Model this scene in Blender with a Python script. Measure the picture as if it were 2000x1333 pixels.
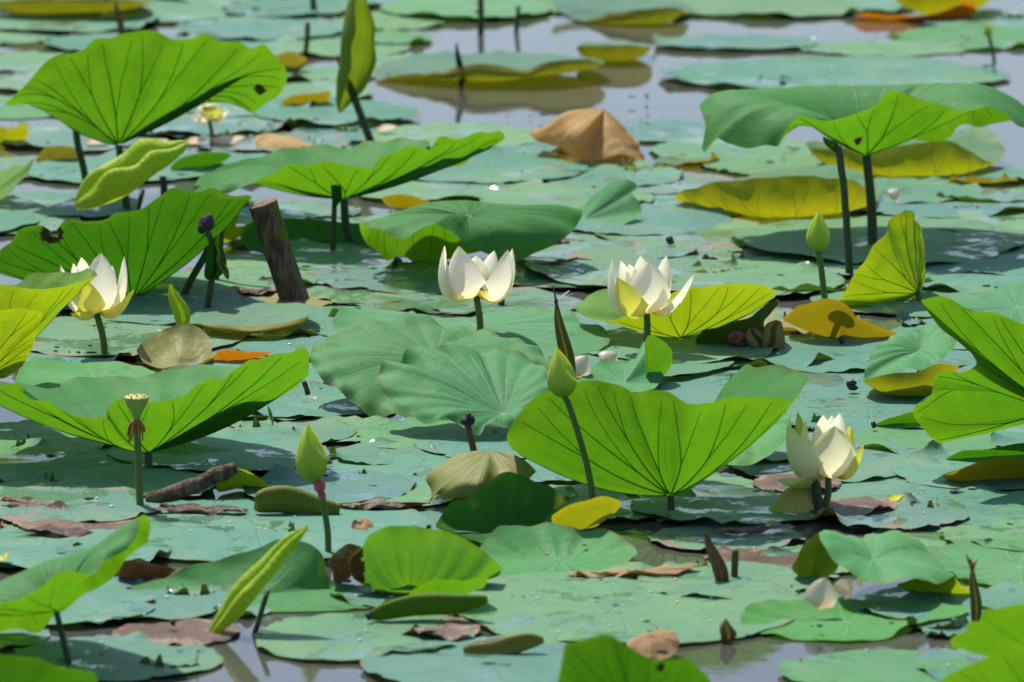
import bpy, math, random
import numpy as np
from mathutils import Vector

# ------------------------------------------------------------------ camera, sky, sun, exposure
S = bpy.context.scene
for o in list(bpy.data.objects):
    bpy.data.objects.remove(o)
rad = math.radians
CAM_H, PITCH, FPX = 2.55, rad(10.0), 16350.0          # camera height (m), downward tilt, focal length in photo pixels
cam = bpy.data.cameras.new('camera')
cam.sensor_width = 36.0
cam.lens = 36.0 * FPX / 2000.0
cam.clip_start, cam.clip_end = 0.5, 2000.0
cam.dof.use_dof = True
cam.dof.focus_distance = 13.9
cam.dof.aperture_fstop = 8.0
camo = bpy.data.objects.new('camera', cam)
S.collection.objects.link(camo)
camo.location = (0, 0, CAM_H)
camo.rotation_euler = (rad(90) - PITCH, 0, 0)
S.camera = camo

SUN_EL, SUN_AZ = rad(60), rad(-30)                      # azimuth from +Y (away from the camera), negative = left
w = bpy.data.worlds.new('World')
S.world = w
w.use_nodes = True
nt = w.node_tree
nt.nodes.clear()
sky = nt.nodes.new('ShaderNodeTexSky')
sky.sky_type = 'NISHITA'
sky.sun_disc = False
sky.sun_elevation = SUN_EL
sky.sun_rotation = SUN_AZ
sky.air_density, sky.dust_density, sky.ozone_density = 1.0, 1.6, 1.5
bg = nt.nodes.new('ShaderNodeBackground')
bg.inputs['Strength'].default_value = 0.115
wo = nt.nodes.new('ShaderNodeOutputWorld')
nt.links.new(sky.outputs[0], bg.inputs[0])
nt.links.new(bg.outputs[0], wo.inputs[0])

sl = bpy.data.lights.new('sun', 'SUN')
sl.energy = 4.4
sl.angle = rad(0.6)
sl.color = (1.0, 0.95, 0.86)
suno = bpy.data.objects.new('sun', sl)
S.collection.objects.link(suno)
sd = Vector((math.sin(SUN_AZ) * math.cos(SUN_EL), math.cos(SUN_AZ) * math.cos(SUN_EL), math.sin(SUN_EL)))
suno.rotation_euler = sd.to_track_quat('Z', 'Y').to_euler()
suno.location = (0, 30, 20)

S.view_settings.view_transform = 'Standard'
S.view_settings.look = 'None'
S.view_settings.exposure = 0.48
S.view_settings.gamma = 1.0
S.view_settings.use_curve_mapping = False
S.cycles.max_bounces = 8
S.cycles.transmission_bounces = 6
S.cycles.use_denoising = True

# ------------------------------------------------------------------ helpers: photo ray -> place in the pond
CP, SP = math.cos(PITCH), math.sin(PITCH)


def ray(px, py):
    x, y = (px - 1000.0) / FPX, (666.5 - py) / FPX
    return np.array((x, CP + y * SP, -SP + y * CP))


def G(px, py, z=0.0):                                   # point of the horizontal plane z
    r = ray(px, py)
    return np.array((0, 0, CAM_H)) + r * ((z - CAM_H) / r[2])


def W(px, py, Y):                                       # point at distance Y
    r = ray(px, py)
    return np.array((0, 0, CAM_H)) + r * (Y / r[1])


def ppm(Y):                                             # metres per photo pixel
    return Y / CP / FPX


RNG = np.random.RandomState(7)
random.seed(7)


class Noise:                                            # smooth noise as a sum of sines
    def __init__(s, seed, freq, n=7):
        r = np.random.RandomState(seed)
        d = r.normal(size=(n, 3))
        d /= np.linalg.norm(d, axis=1)[:, None]
        s.k = d * freq * r.uniform(0.6, 1.7, (n, 1))
        s.p = r.uniform(0, 6.28, n)
        s.n = n

    def __call__(s, P):
        return np.sin(P @ s.k.T + s.p).sum(-1) / math.sqrt(s.n)


COL = S.collection


def link(o, parent=None):
    COL.objects.link(o)
    if parent is not None:
        o.parent = parent
    return o


def tag(o, label, cat=None, group=None, kind=None):
    if label: o['label'] = label
    if cat: o['category'] = cat
    if group: o['group'] = group
    if kind: o['kind'] = kind
    return o


def empty(name, loc, label, cat, group=None):
    o = bpy.data.objects.new(name, None)
    o.empty_display_size = 0.02
    o.location = loc
    link(o)
    return tag(o, label, cat, group)


def mesh(name, V, F, mat, parent=None, uv=None, smooth=True, loc=None):
    """one mesh object; V in world space. With a parent, or a loc, vertices are stored relative to it."""
    V = np.asarray(V, float)
    if parent is not None:
        org = np.array(parent['_o'])
    else:
        org = np.array(loc if loc is not None else (V[:, 0].mean(), V[:, 1].mean(), V[:, 2].min()))
    me = bpy.data.meshes.new(name)
    me.from_pydata((V - org).tolist(), [], [list(map(int, f)) for f in F])
    if uv is not None:
        l = me.uv_layers.new(name='leaf')
        idx = np.zeros(len(me.loops), int)
        me.loops.foreach_get('vertex_index', idx)
        u = np.asarray(uv, float)[idx]
        l.data.foreach_set('uv', u.ravel())
    if smooth:
        me.polygons.foreach_set('use_smooth', np.ones(len(me.polygons), bool))
    me.materials.append(mat)
    me.update()
    o = bpy.data.objects.new(name, me)
    if parent is None:
        o.location = org
        o['_o'] = list(map(float, org))
    link(o, parent)
    return o


def root(name, loc, label, cat, group=None):
    o = empty(name, loc, label, cat, group)
    o['_o'] = list(map(float, loc))
    return o


def grid_faces(n, m, closed=False, off=0):              # n along, m across (vertex index i*m+j)
    F = []
    for i in range(n - 1):
        for j in range(m if closed else m - 1):
            k = (j + 1) % m
            F.append((off + i * m + j, off + i * m + k, off + (i + 1) * m + k, off + (i + 1) * m + j))
    return F


def tube_geo(P, R, seg=8, cap=True):
    P = np.asarray(P, float)
    R = np.broadcast_to(np.asarray(R, float), (len(P),))
    T = np.gradient(P, axis=0)
    T /= np.linalg.norm(T, axis=1)[:, None] + 1e-12
    ref = np.array((0, 1, 0.0)) if abs(T[0][1]) < 0.8 else np.array((1.0, 0, 0))
    V = []
    a = np.arange(seg) * 2 * math.pi / seg
    A = ref - T[0] * (ref @ T[0])
    for p, r, t in zip(P, R, T):
        A = A - t * (A @ t)
        A /= np.linalg.norm(A) + 1e-12
        B = np.cross(t, A)
        V.append(p + r * (np.cos(a)[:, None] * A + np.sin(a)[:, None] * B))
    V = np.concatenate(V)
    F = grid_faces(len(P), seg, True)
    if cap:
        F.append(tuple(range(seg - 1, -1, -1)))
        F.append(tuple(range((len(P) - 1) * seg, len(P) * seg)))
    return V, F


def join(parts):
    Vs, Fs, n = [], [], 0
    for V, F in parts:
        Vs.append(V)
        Fs += [tuple(i + n for i in f) for f in F]
        n += len(V)
    return np.concatenate(Vs), Fs


def curve(pts, n):
    """smooth open curve through points"""
    P = np.asarray(pts, float)
    if len(P) == 2:
        t = np.linspace(0, 1, n)[:, None]
        return P[0] * (1 - t) + P[1] * t
    d = np.sqrt(np.linalg.norm(np.diff(P, axis=0), axis=1)) + 1e-9
    t = np.concatenate([[0], np.cumsum(d)])
    M = np.gradient(P, t, axis=0)
    out = []
    for u in np.linspace(0, t[-1], n):
        i = min(max(np.searchsorted(t, u) - 1, 0), len(P) - 2)
        h = t[i + 1] - t[i]
        x = (u - t[i]) / h
        out.append(P[i] * (1 + 2 * x) * (1 - x) ** 2 + M[i] * h * x * (1 - x) ** 2 + P[i + 1] * x * x * (3 - 2 * x) + M[i + 1] * h * x * x * (x - 1))
    return np.array(out)


def closed_curve(P, step):
    P = np.asarray(P, float)
    K = len(P)
    d = np.sqrt(np.linalg.norm(np.roll(P, -1, 0)[:, :3] - P[:, :3], axis=1)) + 1e-6
    out = []
    for i in range(K):
        h, hp = d[i], d[i - 1]
        hn = d[(i + 1) % K]
        p0, p1, p2, p3 = P[i - 1], P[i], P[(i + 1) % K], P[(i + 2) % K]
        m1 = ((p1 - p0) / hp * h + (p2 - p1) / h * hp) / (h + hp)
        m2 = ((p2 - p1) / h * hn + (p3 - p2) / hn * h) / (h + hn)
        n = max(2, int(round(np.linalg.norm(p2[:3] - p1[:3]) / step)))
        for q in range(n):
            x = q / n
            out.append(p1 * (1 + 2 * x) * (1 - x) ** 2 + m1 * h * x * (1 - x) ** 2 + p2 * x * x * (3 - 2 * x) + m2 * h * x * x * (x - 1))
    return np.array(out)


# ------------------------------------------------------------------ materials
def newmat(name):
    m = bpy.data.materials.new(name)
    m.use_nodes = True
    t = m.node_tree
    t.nodes.clear()
    return m, t


class NB:                                               # tiny node builder
    def __init__(s, t): s.t = t

    def n(s, typ, **kw):
        x = s.t.nodes.new(typ)
        for k, v in kw.items():
            setattr(x, k, v)
        return x

    def set(s, inp, v):
        if isinstance(v, bpy.types.NodeSocket):
            s.t.links.new(v, inp)
        elif isinstance(v, (tuple, list)) and len(v) == 3 and inp.type == 'RGBA':
            inp.default_value = (*v, 1)
        else:
            inp.default_value = v

    def math(s, op, a, b=0.0, c=0.0, clamp=False):
        x = s.n('ShaderNodeMath', operation=op, use_clamp=clamp)
        s.set(x.inputs[0], a); s.set(x.inputs[1], b); s.set(x.inputs[2], c)
        return x.outputs[0]

    def mix(s, f, a, b):
        x = s.n('ShaderNodeMix', data_type='RGBA')
        s.set(x.inputs[0], f); s.set(x.inputs[6], a); s.set(x.inputs[7], b)
        return x.outputs[2]

    def ramp(s, v, a, b):                               # smooth 0..1 between a and b
        x = s.n('ShaderNodeMapRange', interpolation_type='SMOOTHSTEP')
        s.set(x.inputs[0], v); s.set(x.inputs[1], a); s.set(x.inputs[2], b)
        return x.outputs[0]

    def noise(s, vec, scale, detail=3.0, rough=0.55, dist=0.0):
        x = s.n('ShaderNodeTexNoise')
        s.set(x.inputs['Vector'], vec)
        x.inputs['Scale'].default_value = scale
        x.inputs['Detail'].default_value = detail
        x.inputs['Roughness'].default_value = rough
        x.inputs['Distortion'].default_value = dist
        return x.outputs[0]


def leaf_mat(name, top, top2, under, under2, trans, rim=(0.16, 0.13, 0.02), decay=0.3, rough=0.5, nv=20, vein_top=0.25, tfac=0.38, vein_col=(0.30, 0.42, 0.28), sheen=0.03, spec=0.22, wet=0.0, bump=0.35, hue=0.0, rimf=0.35, rim0=0.955):
    m, t = newmat(name)
    b = NB(t)
    uv = b.n('ShaderNodeUVMap', uv_map='leaf').outputs[0]
    sep = b.n('ShaderNodeSeparateXYZ'); b.set(sep.inputs[0], uv)
    u, v = sep.outputs[0], sep.outputs[1]
    tc = b.n('ShaderNodeTexCoord').outputs['Object']
    oi = b.n('ShaderNodeObjectInfo')
    rnd = oi.outputs['Random']
    off = b.n('ShaderNodeVectorMath', operation='ADD')
    b.set(off.inputs[0], tc)
    cmb = b.n('ShaderNodeCombineXYZ'); b.set(cmb.inputs[0], b.math('MULTIPLY', rnd, 37.0)); b.set(cmb.inputs[1], b.math('MULTIPLY', rnd, 11.0))
    b.set(off.inputs[1], cmb.outputs[0])
    P = off.outputs[0]
    nl = b.noise(P, 7.0, 3)
    nm = b.noise(P, 34.0, 4, 0.6)
    nf = b.noise(P, 160.0, 3, 0.6)
    # veins: main ribs running out from the middle, faint, forking halfway
    warp = b.math('MULTIPLY', b.math('SUBTRACT', nm, 0.5), 0.12)
    uu = b.math('ADD', b.math('MULTIPLY', u, float(nv)), warp)
    d1 = b.math('ABSOLUTE', b.math('SUBTRACT', b.math('FRACT', uu), 0.5))
    w1 = b.math('DIVIDE', 0.02, b.math('ADD', v, 0.08))
    l1 = b.math('SUBTRACT', 1.0, b.ramp(d1, b.math('MULTIPLY', w1, 0.4), b.math('MULTIPLY', w1, 1.7)))
    vein = b.math('MULTIPLY', l1, b.math('SUBTRACT', 1.0, b.ramp(v, 0.55, 0.95)))
    cen = b.math('SUBTRACT', 1.0, b.ramp(v, 0.015, 0.05))
    vein = b.math('MAXIMUM', vein, cen)
    vo = b.n('ShaderNodeTexVoronoi', feature='DISTANCE_TO_EDGE')
    b.set(vo.inputs['Vector'], P)
    vo.inputs['Scale'].default_value = 62.0
    net = b.math('SUBTRACT', 1.0, b.ramp(vo.outputs['Distance'], 0.01, 0.10))
    # colours
    mixf = b.ramp(b.math('ADD', b.math('MULTIPLY', nl, 0.7), b.math('MULTIPLY', rnd, 0.3)), 0.32, 0.68)
    ct = b.mix(mixf, top, top2)
    ct = b.mix(b.math('MULTIPLY', b.ramp(nm, 0.5, 0.8), 0.35), ct, tuple(c * 0.68 for c in top))
    ct = b.mix(b.math('MULTIPLY', b.ramp(nf, 0.5, 0.75), 0.22), ct, tuple(min(1, c * 1.35) for c in top2))
    if hue:
        r2 = b.math('FRACT', b.math('MULTIPLY', rnd, 7.31))
        r3 = b.math('FRACT', b.math('MULTIPLY', rnd, 13.77))
        ct = b.mix(b.math('MULTIPLY', b.ramp(r2, 0.45, 1.0), hue), ct, (0.13, 0.27, 0.09))
        ct = b.mix(b.math('MULTIPLY', b.ramp(r3, 0.4, 1.0), hue), ct, (0.075, 0.19, 0.165))
        big = b.noise(P, 3.2, 4, 0.65, 0.8)
        ct = b.mix(b.math('MULTIPLY', b.ramp(big, 0.47, 0.68), 0.6 * hue), ct, (0.17, 0.28, 0.12))
        ct = b.mix(b.math('MULTIPLY', b.ramp(big, 0.5, 0.3), 0.38 * hue), ct, (0.065, 0.15, 0.135))
        alg = b.noise(P, 15.0, 5, 0.72, 1.2)
        ct = b.mix(b.math('MULTIPLY', b.ramp(alg, 0.60, 0.68), 0.5), ct, (0.20, 0.165, 0.13))
        ct = b.mix(b.math('MULTIPLY', b.ramp(alg, 0.40, 0.33), 0.5), ct, (0.045, 0.10, 0.085))
        sp = b.noise(P, 95.0, 2, 0.5)
        ct = b.mix(b.math('MULTIPLY', b.ramp(sp, 0.70, 0.76), 0.4), ct, (0.26, 0.36, 0.27))
    ct = b.mix(b.math('MULTIPLY', vein, vein_top), ct, vein_col)
    ct = b.mix(b.math('MULTIPLY', net, 0.035), ct, vein_col)
    cu = b.mix(b.ramp(nl, 0.35, 0.65), under, under2)
    cu = b.mix(b.math('MULTIPLY', b.ramp(nm, 0.5, 0.8), 0.3), cu, tuple(c * 0.75 for c in under))
    bf = b.n('ShaderNodeNewGeometry').outputs['Backfacing']
    col = b.mix(bf, ct, cu)
    # rim and decay
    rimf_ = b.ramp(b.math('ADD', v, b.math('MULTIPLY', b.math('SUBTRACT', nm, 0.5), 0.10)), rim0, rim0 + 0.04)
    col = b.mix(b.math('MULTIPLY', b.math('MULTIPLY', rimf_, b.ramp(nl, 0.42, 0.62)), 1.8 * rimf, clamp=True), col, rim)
    nd = b.noise(P, 11.0, 5, 0.7, 0.4)
    spot = b.noise(P, 55.0, 2, 0.5)
    dec = b.math('MULTIPLY', b.ramp(b.math('ADD', nd, b.math('MULTIPLY', b.math('POWER', v, 3.0), 0.12)), 0.80 - 0.22 * decay, 0.86 - 0.22 * decay), 1.0)
    dec2 = b.ramp(spot, 0.80 - 0.10 * decay, 0.84 - 0.10 * decay)
    col = b.mix(b.math('MULTIPLY', dec2, 0.55), col, (0.035, 0.04, 0.03))
    brown = b.mix(b.ramp(nf, 0.35, 0.65), (0.20, 0.115, 0.06), (0.30, 0.22, 0.17))
    col = b.mix(b.math('MULTIPLY', dec, 0.8), col, brown)
    pr = b.n('ShaderNodeBsdfPrincipled')
    b.set(pr.inputs['Base Color'], col)
    rg = b.math('ADD', rough - 0.08, b.math('MULTIPLY', nm, 0.2))
    if wet:
        wetm = b.math('MULTIPLY', b.ramp(b.noise(P, 5.5, 5, 0.7, 0.6), 0.60 - 0.1 * wet, 0.64 - 0.1 * wet), 1.0)
        rg = b.math('ADD', b.math('MULTIPLY', rg, b.math('SUBTRACT', 1.0, wetm)), b.math('MULTIPLY', wetm, 0.16))
        b.set(pr.inputs['Coat Weight'], b.math('MULTIPLY', wetm, 0.7))
        pr.inputs['Coat Roughness'].default_value = 0.10
        pr.inputs['Coat IOR'].default_value = 1.33
    b.set(pr.inputs['Roughness'], rg)
    pr.inputs['Specular IOR Level'].default_value = spec
    pr.inputs['Sheen Weight'].default_value = sheen
    pr.inputs['Sheen Roughness'].default_value = 0.5
    pr.inputs['Sheen Tint'].default_value = (0.85, 0.95, 1.0, 1)
    bp = b.n('ShaderNodeBump')
    bp.inputs['Strength'].default_value = bump
    bp.inputs['Distance'].default_value = 0.01
    hgt = b.math('ADD', b.math('ADD', b.noise(P, 18.0, 5, 0.6), b.math('MULTIPLY', net, -0.012)), b.math('MULTIPLY', vein, -0.25))
    b.set(bp.inputs['Height'], hgt)
    b.set(pr.inputs['Normal'], bp.outputs[0])
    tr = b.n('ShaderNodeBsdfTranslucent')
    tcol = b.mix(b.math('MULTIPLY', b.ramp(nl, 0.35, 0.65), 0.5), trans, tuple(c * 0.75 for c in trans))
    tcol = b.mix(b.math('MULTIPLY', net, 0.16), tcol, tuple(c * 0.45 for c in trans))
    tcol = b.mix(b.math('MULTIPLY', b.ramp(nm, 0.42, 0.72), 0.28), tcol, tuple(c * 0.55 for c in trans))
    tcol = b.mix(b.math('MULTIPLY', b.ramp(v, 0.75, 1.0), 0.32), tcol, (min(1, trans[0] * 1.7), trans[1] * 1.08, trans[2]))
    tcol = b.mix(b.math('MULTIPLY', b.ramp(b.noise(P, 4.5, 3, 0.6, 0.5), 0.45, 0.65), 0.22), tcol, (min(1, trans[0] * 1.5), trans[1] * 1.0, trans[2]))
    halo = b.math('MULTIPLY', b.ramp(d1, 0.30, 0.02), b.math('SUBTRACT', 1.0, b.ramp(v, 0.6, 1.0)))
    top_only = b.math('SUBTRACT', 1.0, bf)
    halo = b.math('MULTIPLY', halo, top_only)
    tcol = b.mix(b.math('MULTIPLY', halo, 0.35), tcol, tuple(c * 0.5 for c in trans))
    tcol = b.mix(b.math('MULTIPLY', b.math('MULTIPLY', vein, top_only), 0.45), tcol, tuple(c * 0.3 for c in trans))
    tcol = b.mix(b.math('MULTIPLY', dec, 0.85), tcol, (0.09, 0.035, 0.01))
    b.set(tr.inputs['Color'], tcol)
    b.set(tr.inputs['Normal'], bp.outputs[0])
    mx = b.n('ShaderNodeMixShader')
    mx.inputs[0].default_value = tfac
    b.set(mx.inputs[1], pr.outputs[0]); b.set(mx.inputs[2], tr.outputs[0])
    out = b.n('ShaderNodeOutputMaterial')
    b.set(out.inputs[0], mx.outputs[0])
    return m


def plain_mat(name, c1, c2, scale=40.0, rough=0.6, spec=0.4, bump=0.3, trans=None, tfac=0.3, stretch=None, metal=0.0):
    m, t = newmat(name)
    b = NB(t)
    P = b.n('ShaderNodeTexCoord').outputs['Object']
    if stretch:
        mp = b.n('ShaderNodeMapping')
        b.set(mp.inputs[0], P)
        mp.inputs['Scale'].default_value = stretch
        P = mp.outputs[0]
    a = b.noise(P, scale, 4, 0.62)
    col = b.mix(b.ramp(a, 0.33, 0.67), c1, c2)
    pr = b.n('ShaderNodeBsdfPrincipled')
    b.set(pr.inputs['Base Color'], col)
    pr.inputs['Roughness'].default_value = rough
    pr.inputs['Specular IOR Level'].default_value = spec
    bp = b.n('ShaderNodeBump')
    bp.inputs['Strength'].default_value = bump
    bp.inputs['Distance'].default_value = 0.006
    b.set(bp.inputs['Height'], b.noise(P, scale * 2.2, 4, 0.6))
    b.set(pr.inputs['Normal'], bp.outputs[0])
    out = b.n('ShaderNodeOutputMaterial')
    if trans:
        tr = b.n('ShaderNodeBsdfTranslucent')
        b.set(tr.inputs['Color'], trans)
        mx = b.n('ShaderNodeMixShader')
        mx.inputs[0].default_value = tfac
        b.set(mx.inputs[1], pr.outputs[0]); b.set(mx.inputs[2], tr.outputs[0])
        b.set(out.inputs[0], mx.outputs[0])
    else:
        b.set(out.inputs[0], pr.outputs[0])
    return m


def petal_mat(name, main, base, tip, trans, tipw=(0.86, 1.0)):
    m, t = newmat(name)
    b = NB(t)
    sep = b.n('ShaderNodeSeparateXYZ'); b.set(sep.inputs[0], b.n('ShaderNodeUVMap', uv_map='leaf').outputs[0])
    u, v = sep.outputs[0], sep.outputs[1]
    P = b.n('ShaderNodeTexCoord').outputs['Object']
    edge = b.math('ABSOLUTE', b.math('SUBTRACT', u, 0.5))
    col = b.mix(b.math('SUBTRACT', 1.0, b.ramp(v, 0.03, 0.42)), main, base)
    st = b.ramp(b.math('FRACT', b.math('MULTIPLY', u, 13.0)), 0.2, 0.8)
    col = b.mix(b.math('MULTIPLY', st, 0.06), col, tuple(c * 0.8 for c in main))
    tf = b.math('MAXIMUM', b.ramp(v, *tipw), b.math('MULTIPLY', b.ramp(edge, 0.44, 0.5), 0.5))
    col = b.mix(b.math('MULTIPLY', tf, 0.8), col, tip)
    pr = b.n('ShaderNodeBsdfPrincipled')
    b.set(pr.inputs['Base Color'], col)
    pr.inputs['Roughness'].default_value = 0.42
    pr.inputs['Specular IOR Level'].default_value = 0.4
    bp = b.n('ShaderNodeBump'); bp.inputs['Strength'].default_value = 0.25; bp.inputs['Distance'].default_value = 0.002
    b.set(bp.inputs['Height'], b.math('ADD', b.noise(P, 90.0, 3), b.math('MULTIPLY', st, 0.4)))
    b.set(pr.inputs['Normal'], bp.outputs[0])
    tr = b.n('ShaderNodeBsdfTranslucent')
    tcol = b.mix(b.math('SUBTRACT', 1.0, b.ramp(v, 0.05, 0.5)), trans, tuple(x * y * 1.4 for x, y in zip(trans, base)))
    b.set(tr.inputs['Color'], tcol)
    mx = b.n('ShaderNodeMixShader'); mx.inputs[0].default_value = 0.5
    b.set(mx.inputs[1], pr.outputs[0]); b.set(mx.inputs[2], tr.outputs[0])
    out = b.n('ShaderNodeOutputMaterial'); b.set(out.inputs[0], mx.outputs[0])
    return m


M = {}
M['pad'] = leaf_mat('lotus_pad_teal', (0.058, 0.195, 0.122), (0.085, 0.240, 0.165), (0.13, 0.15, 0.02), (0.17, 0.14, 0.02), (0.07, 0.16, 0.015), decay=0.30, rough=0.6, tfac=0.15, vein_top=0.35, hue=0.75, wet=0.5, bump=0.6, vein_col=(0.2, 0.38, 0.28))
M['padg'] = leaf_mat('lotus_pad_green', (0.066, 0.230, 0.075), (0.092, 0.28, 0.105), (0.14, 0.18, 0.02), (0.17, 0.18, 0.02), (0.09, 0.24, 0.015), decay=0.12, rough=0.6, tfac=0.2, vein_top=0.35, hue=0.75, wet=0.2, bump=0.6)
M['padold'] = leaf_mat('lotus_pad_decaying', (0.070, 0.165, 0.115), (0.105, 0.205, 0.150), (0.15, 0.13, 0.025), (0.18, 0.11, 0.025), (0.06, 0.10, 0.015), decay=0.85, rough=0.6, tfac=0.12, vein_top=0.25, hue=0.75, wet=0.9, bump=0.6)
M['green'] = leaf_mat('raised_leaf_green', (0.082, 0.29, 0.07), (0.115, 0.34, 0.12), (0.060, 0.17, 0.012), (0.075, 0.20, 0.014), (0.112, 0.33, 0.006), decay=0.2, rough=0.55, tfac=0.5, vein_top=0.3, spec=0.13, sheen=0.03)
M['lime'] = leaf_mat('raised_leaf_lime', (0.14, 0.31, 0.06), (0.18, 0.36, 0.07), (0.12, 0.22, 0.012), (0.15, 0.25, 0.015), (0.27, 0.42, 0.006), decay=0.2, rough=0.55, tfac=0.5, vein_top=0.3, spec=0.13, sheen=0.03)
M['dark'] = leaf_mat('raised_leaf_deep_green', (0.05, 0.19, 0.05), (0.065, 0.22, 0.06), (0.035, 0.12, 0.010), (0.045, 0.14, 0.012), (0.050, 0.20, 0.004), decay=0.12, rough=0.6, tfac=0.45, vein_top=0.25, vein_col=(0.12, 0.26, 0.10), spec=0.12, sheen=0.0, rim=(0.30, 0.34, 0.03), rimf=1.2)  # bright rim colour stands in for a sunlit lip
M['shade_litrim'] = leaf_mat('leaf_shaded_hollow_sunlit_rim', (0.022, 0.12, 0.016), (0.032, 0.14, 0.020), (0.06, 0.13, 0.012), (0.08, 0.14, 0.012), (0.02, 0.12, 0.003), decay=0.1, rough=0.62, tfac=0.35, vein_top=0.2, vein_col=(0.10, 0.22, 0.07), spec=0.1, sheen=0.0, rim=(0.36, 0.40, 0.03), rimf=1.2, rim0=0.86)  # shaded hollow and sunlit lip are put into these leaf colours
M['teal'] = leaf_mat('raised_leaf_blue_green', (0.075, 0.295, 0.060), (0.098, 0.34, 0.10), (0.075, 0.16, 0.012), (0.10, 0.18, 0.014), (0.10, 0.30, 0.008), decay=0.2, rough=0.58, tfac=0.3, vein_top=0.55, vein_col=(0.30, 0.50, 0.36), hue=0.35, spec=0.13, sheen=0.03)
M['teald'] = leaf_mat('raised_leaf_shaded_green', (0.062, 0.24, 0.065), (0.085, 0.285, 0.095), (0.075, 0.16, 0.012), (0.10, 0.18, 0.014), (0.10, 0.30, 0.008), decay=0.2, rough=0.58, tfac=0.3, vein_top=0.4, hue=0.3, spec=0.13, sheen=0.03)  # darker copy of the blue-green leaf, shade put into its colour
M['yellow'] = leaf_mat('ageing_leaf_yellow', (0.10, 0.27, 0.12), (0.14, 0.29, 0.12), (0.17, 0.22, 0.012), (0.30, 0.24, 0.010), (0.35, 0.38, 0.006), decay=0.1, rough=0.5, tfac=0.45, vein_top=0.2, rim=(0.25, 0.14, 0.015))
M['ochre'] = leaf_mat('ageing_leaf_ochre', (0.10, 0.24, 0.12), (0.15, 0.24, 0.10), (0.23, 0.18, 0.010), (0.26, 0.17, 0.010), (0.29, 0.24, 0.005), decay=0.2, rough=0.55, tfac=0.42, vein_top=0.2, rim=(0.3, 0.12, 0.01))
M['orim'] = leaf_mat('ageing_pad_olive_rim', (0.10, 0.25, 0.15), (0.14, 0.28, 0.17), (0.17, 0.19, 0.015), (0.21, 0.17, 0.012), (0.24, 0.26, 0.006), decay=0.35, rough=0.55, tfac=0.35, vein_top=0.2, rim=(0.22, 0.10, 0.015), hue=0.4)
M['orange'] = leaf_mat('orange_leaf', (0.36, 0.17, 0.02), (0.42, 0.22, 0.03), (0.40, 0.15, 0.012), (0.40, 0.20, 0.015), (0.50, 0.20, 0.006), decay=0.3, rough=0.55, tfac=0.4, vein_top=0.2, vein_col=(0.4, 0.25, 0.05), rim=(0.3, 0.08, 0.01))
M['oliveg'] = leaf_mat('leaf_dark_olive_green', (0.07, 0.13, 0.02), (0.09, 0.14, 0.02), (0.05, 0.08, 0.010), (0.07, 0.085, 0.012), (0.05, 0.11, 0.004), decay=0.1, rough=0.55, tfac=0.3, vein_top=0.2, vein_col=(0.14, 0.2, 0.05))  # dark olive tone for the folded leaves
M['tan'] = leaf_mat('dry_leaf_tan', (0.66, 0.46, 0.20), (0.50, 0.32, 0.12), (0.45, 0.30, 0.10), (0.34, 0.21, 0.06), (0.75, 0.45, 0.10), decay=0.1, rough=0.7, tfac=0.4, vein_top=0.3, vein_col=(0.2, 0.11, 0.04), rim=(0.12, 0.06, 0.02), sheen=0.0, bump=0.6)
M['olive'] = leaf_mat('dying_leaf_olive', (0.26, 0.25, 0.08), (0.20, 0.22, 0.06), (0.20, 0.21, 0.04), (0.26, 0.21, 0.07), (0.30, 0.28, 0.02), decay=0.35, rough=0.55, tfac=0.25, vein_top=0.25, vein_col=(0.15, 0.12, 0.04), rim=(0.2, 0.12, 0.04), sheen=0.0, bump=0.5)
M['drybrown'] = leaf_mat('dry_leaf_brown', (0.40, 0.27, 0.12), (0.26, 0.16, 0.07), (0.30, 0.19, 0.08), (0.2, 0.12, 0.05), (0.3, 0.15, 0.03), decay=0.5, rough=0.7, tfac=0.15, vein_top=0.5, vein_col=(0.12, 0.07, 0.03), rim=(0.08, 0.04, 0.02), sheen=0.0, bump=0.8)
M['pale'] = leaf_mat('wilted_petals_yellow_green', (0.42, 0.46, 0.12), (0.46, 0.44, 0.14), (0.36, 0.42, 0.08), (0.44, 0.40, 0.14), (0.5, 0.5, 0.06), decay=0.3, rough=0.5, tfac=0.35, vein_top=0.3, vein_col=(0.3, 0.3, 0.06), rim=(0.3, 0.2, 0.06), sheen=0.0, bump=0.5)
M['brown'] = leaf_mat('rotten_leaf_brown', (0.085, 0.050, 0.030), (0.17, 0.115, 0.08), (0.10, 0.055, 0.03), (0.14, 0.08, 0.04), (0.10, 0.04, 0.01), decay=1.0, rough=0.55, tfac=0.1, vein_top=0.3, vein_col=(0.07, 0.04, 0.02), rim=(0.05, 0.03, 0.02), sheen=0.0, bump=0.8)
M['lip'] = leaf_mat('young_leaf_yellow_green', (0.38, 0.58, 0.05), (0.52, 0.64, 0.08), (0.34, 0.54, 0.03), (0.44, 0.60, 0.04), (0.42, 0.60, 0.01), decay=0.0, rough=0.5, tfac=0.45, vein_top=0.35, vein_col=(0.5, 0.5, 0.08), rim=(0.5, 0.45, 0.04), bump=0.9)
M['vein'] = plain_mat('leaf_rib', (0.055, 0.23, 0.014), (0.065, 0.25, 0.016), 60, 0.5, trans=(0.16, 0.48, 0.008), tfac=0.6)
M['veiny'] = plain_mat('leaf_rib_pale', (0.10, 0.14, 0.012), (0.13, 0.15, 0.014), 60, 0.5)
M['stem'] = plain_mat('stem_green', (0.065, 0.15, 0.022), (0.10, 0.17, 0.03), 120, 0.5, bump=0.6)
M['stemd'] = plain_mat('stem_dark', (0.026, 0.055, 0.014), (0.055, 0.075, 0.022), 120, 0.55, bump=0.6)
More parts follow.
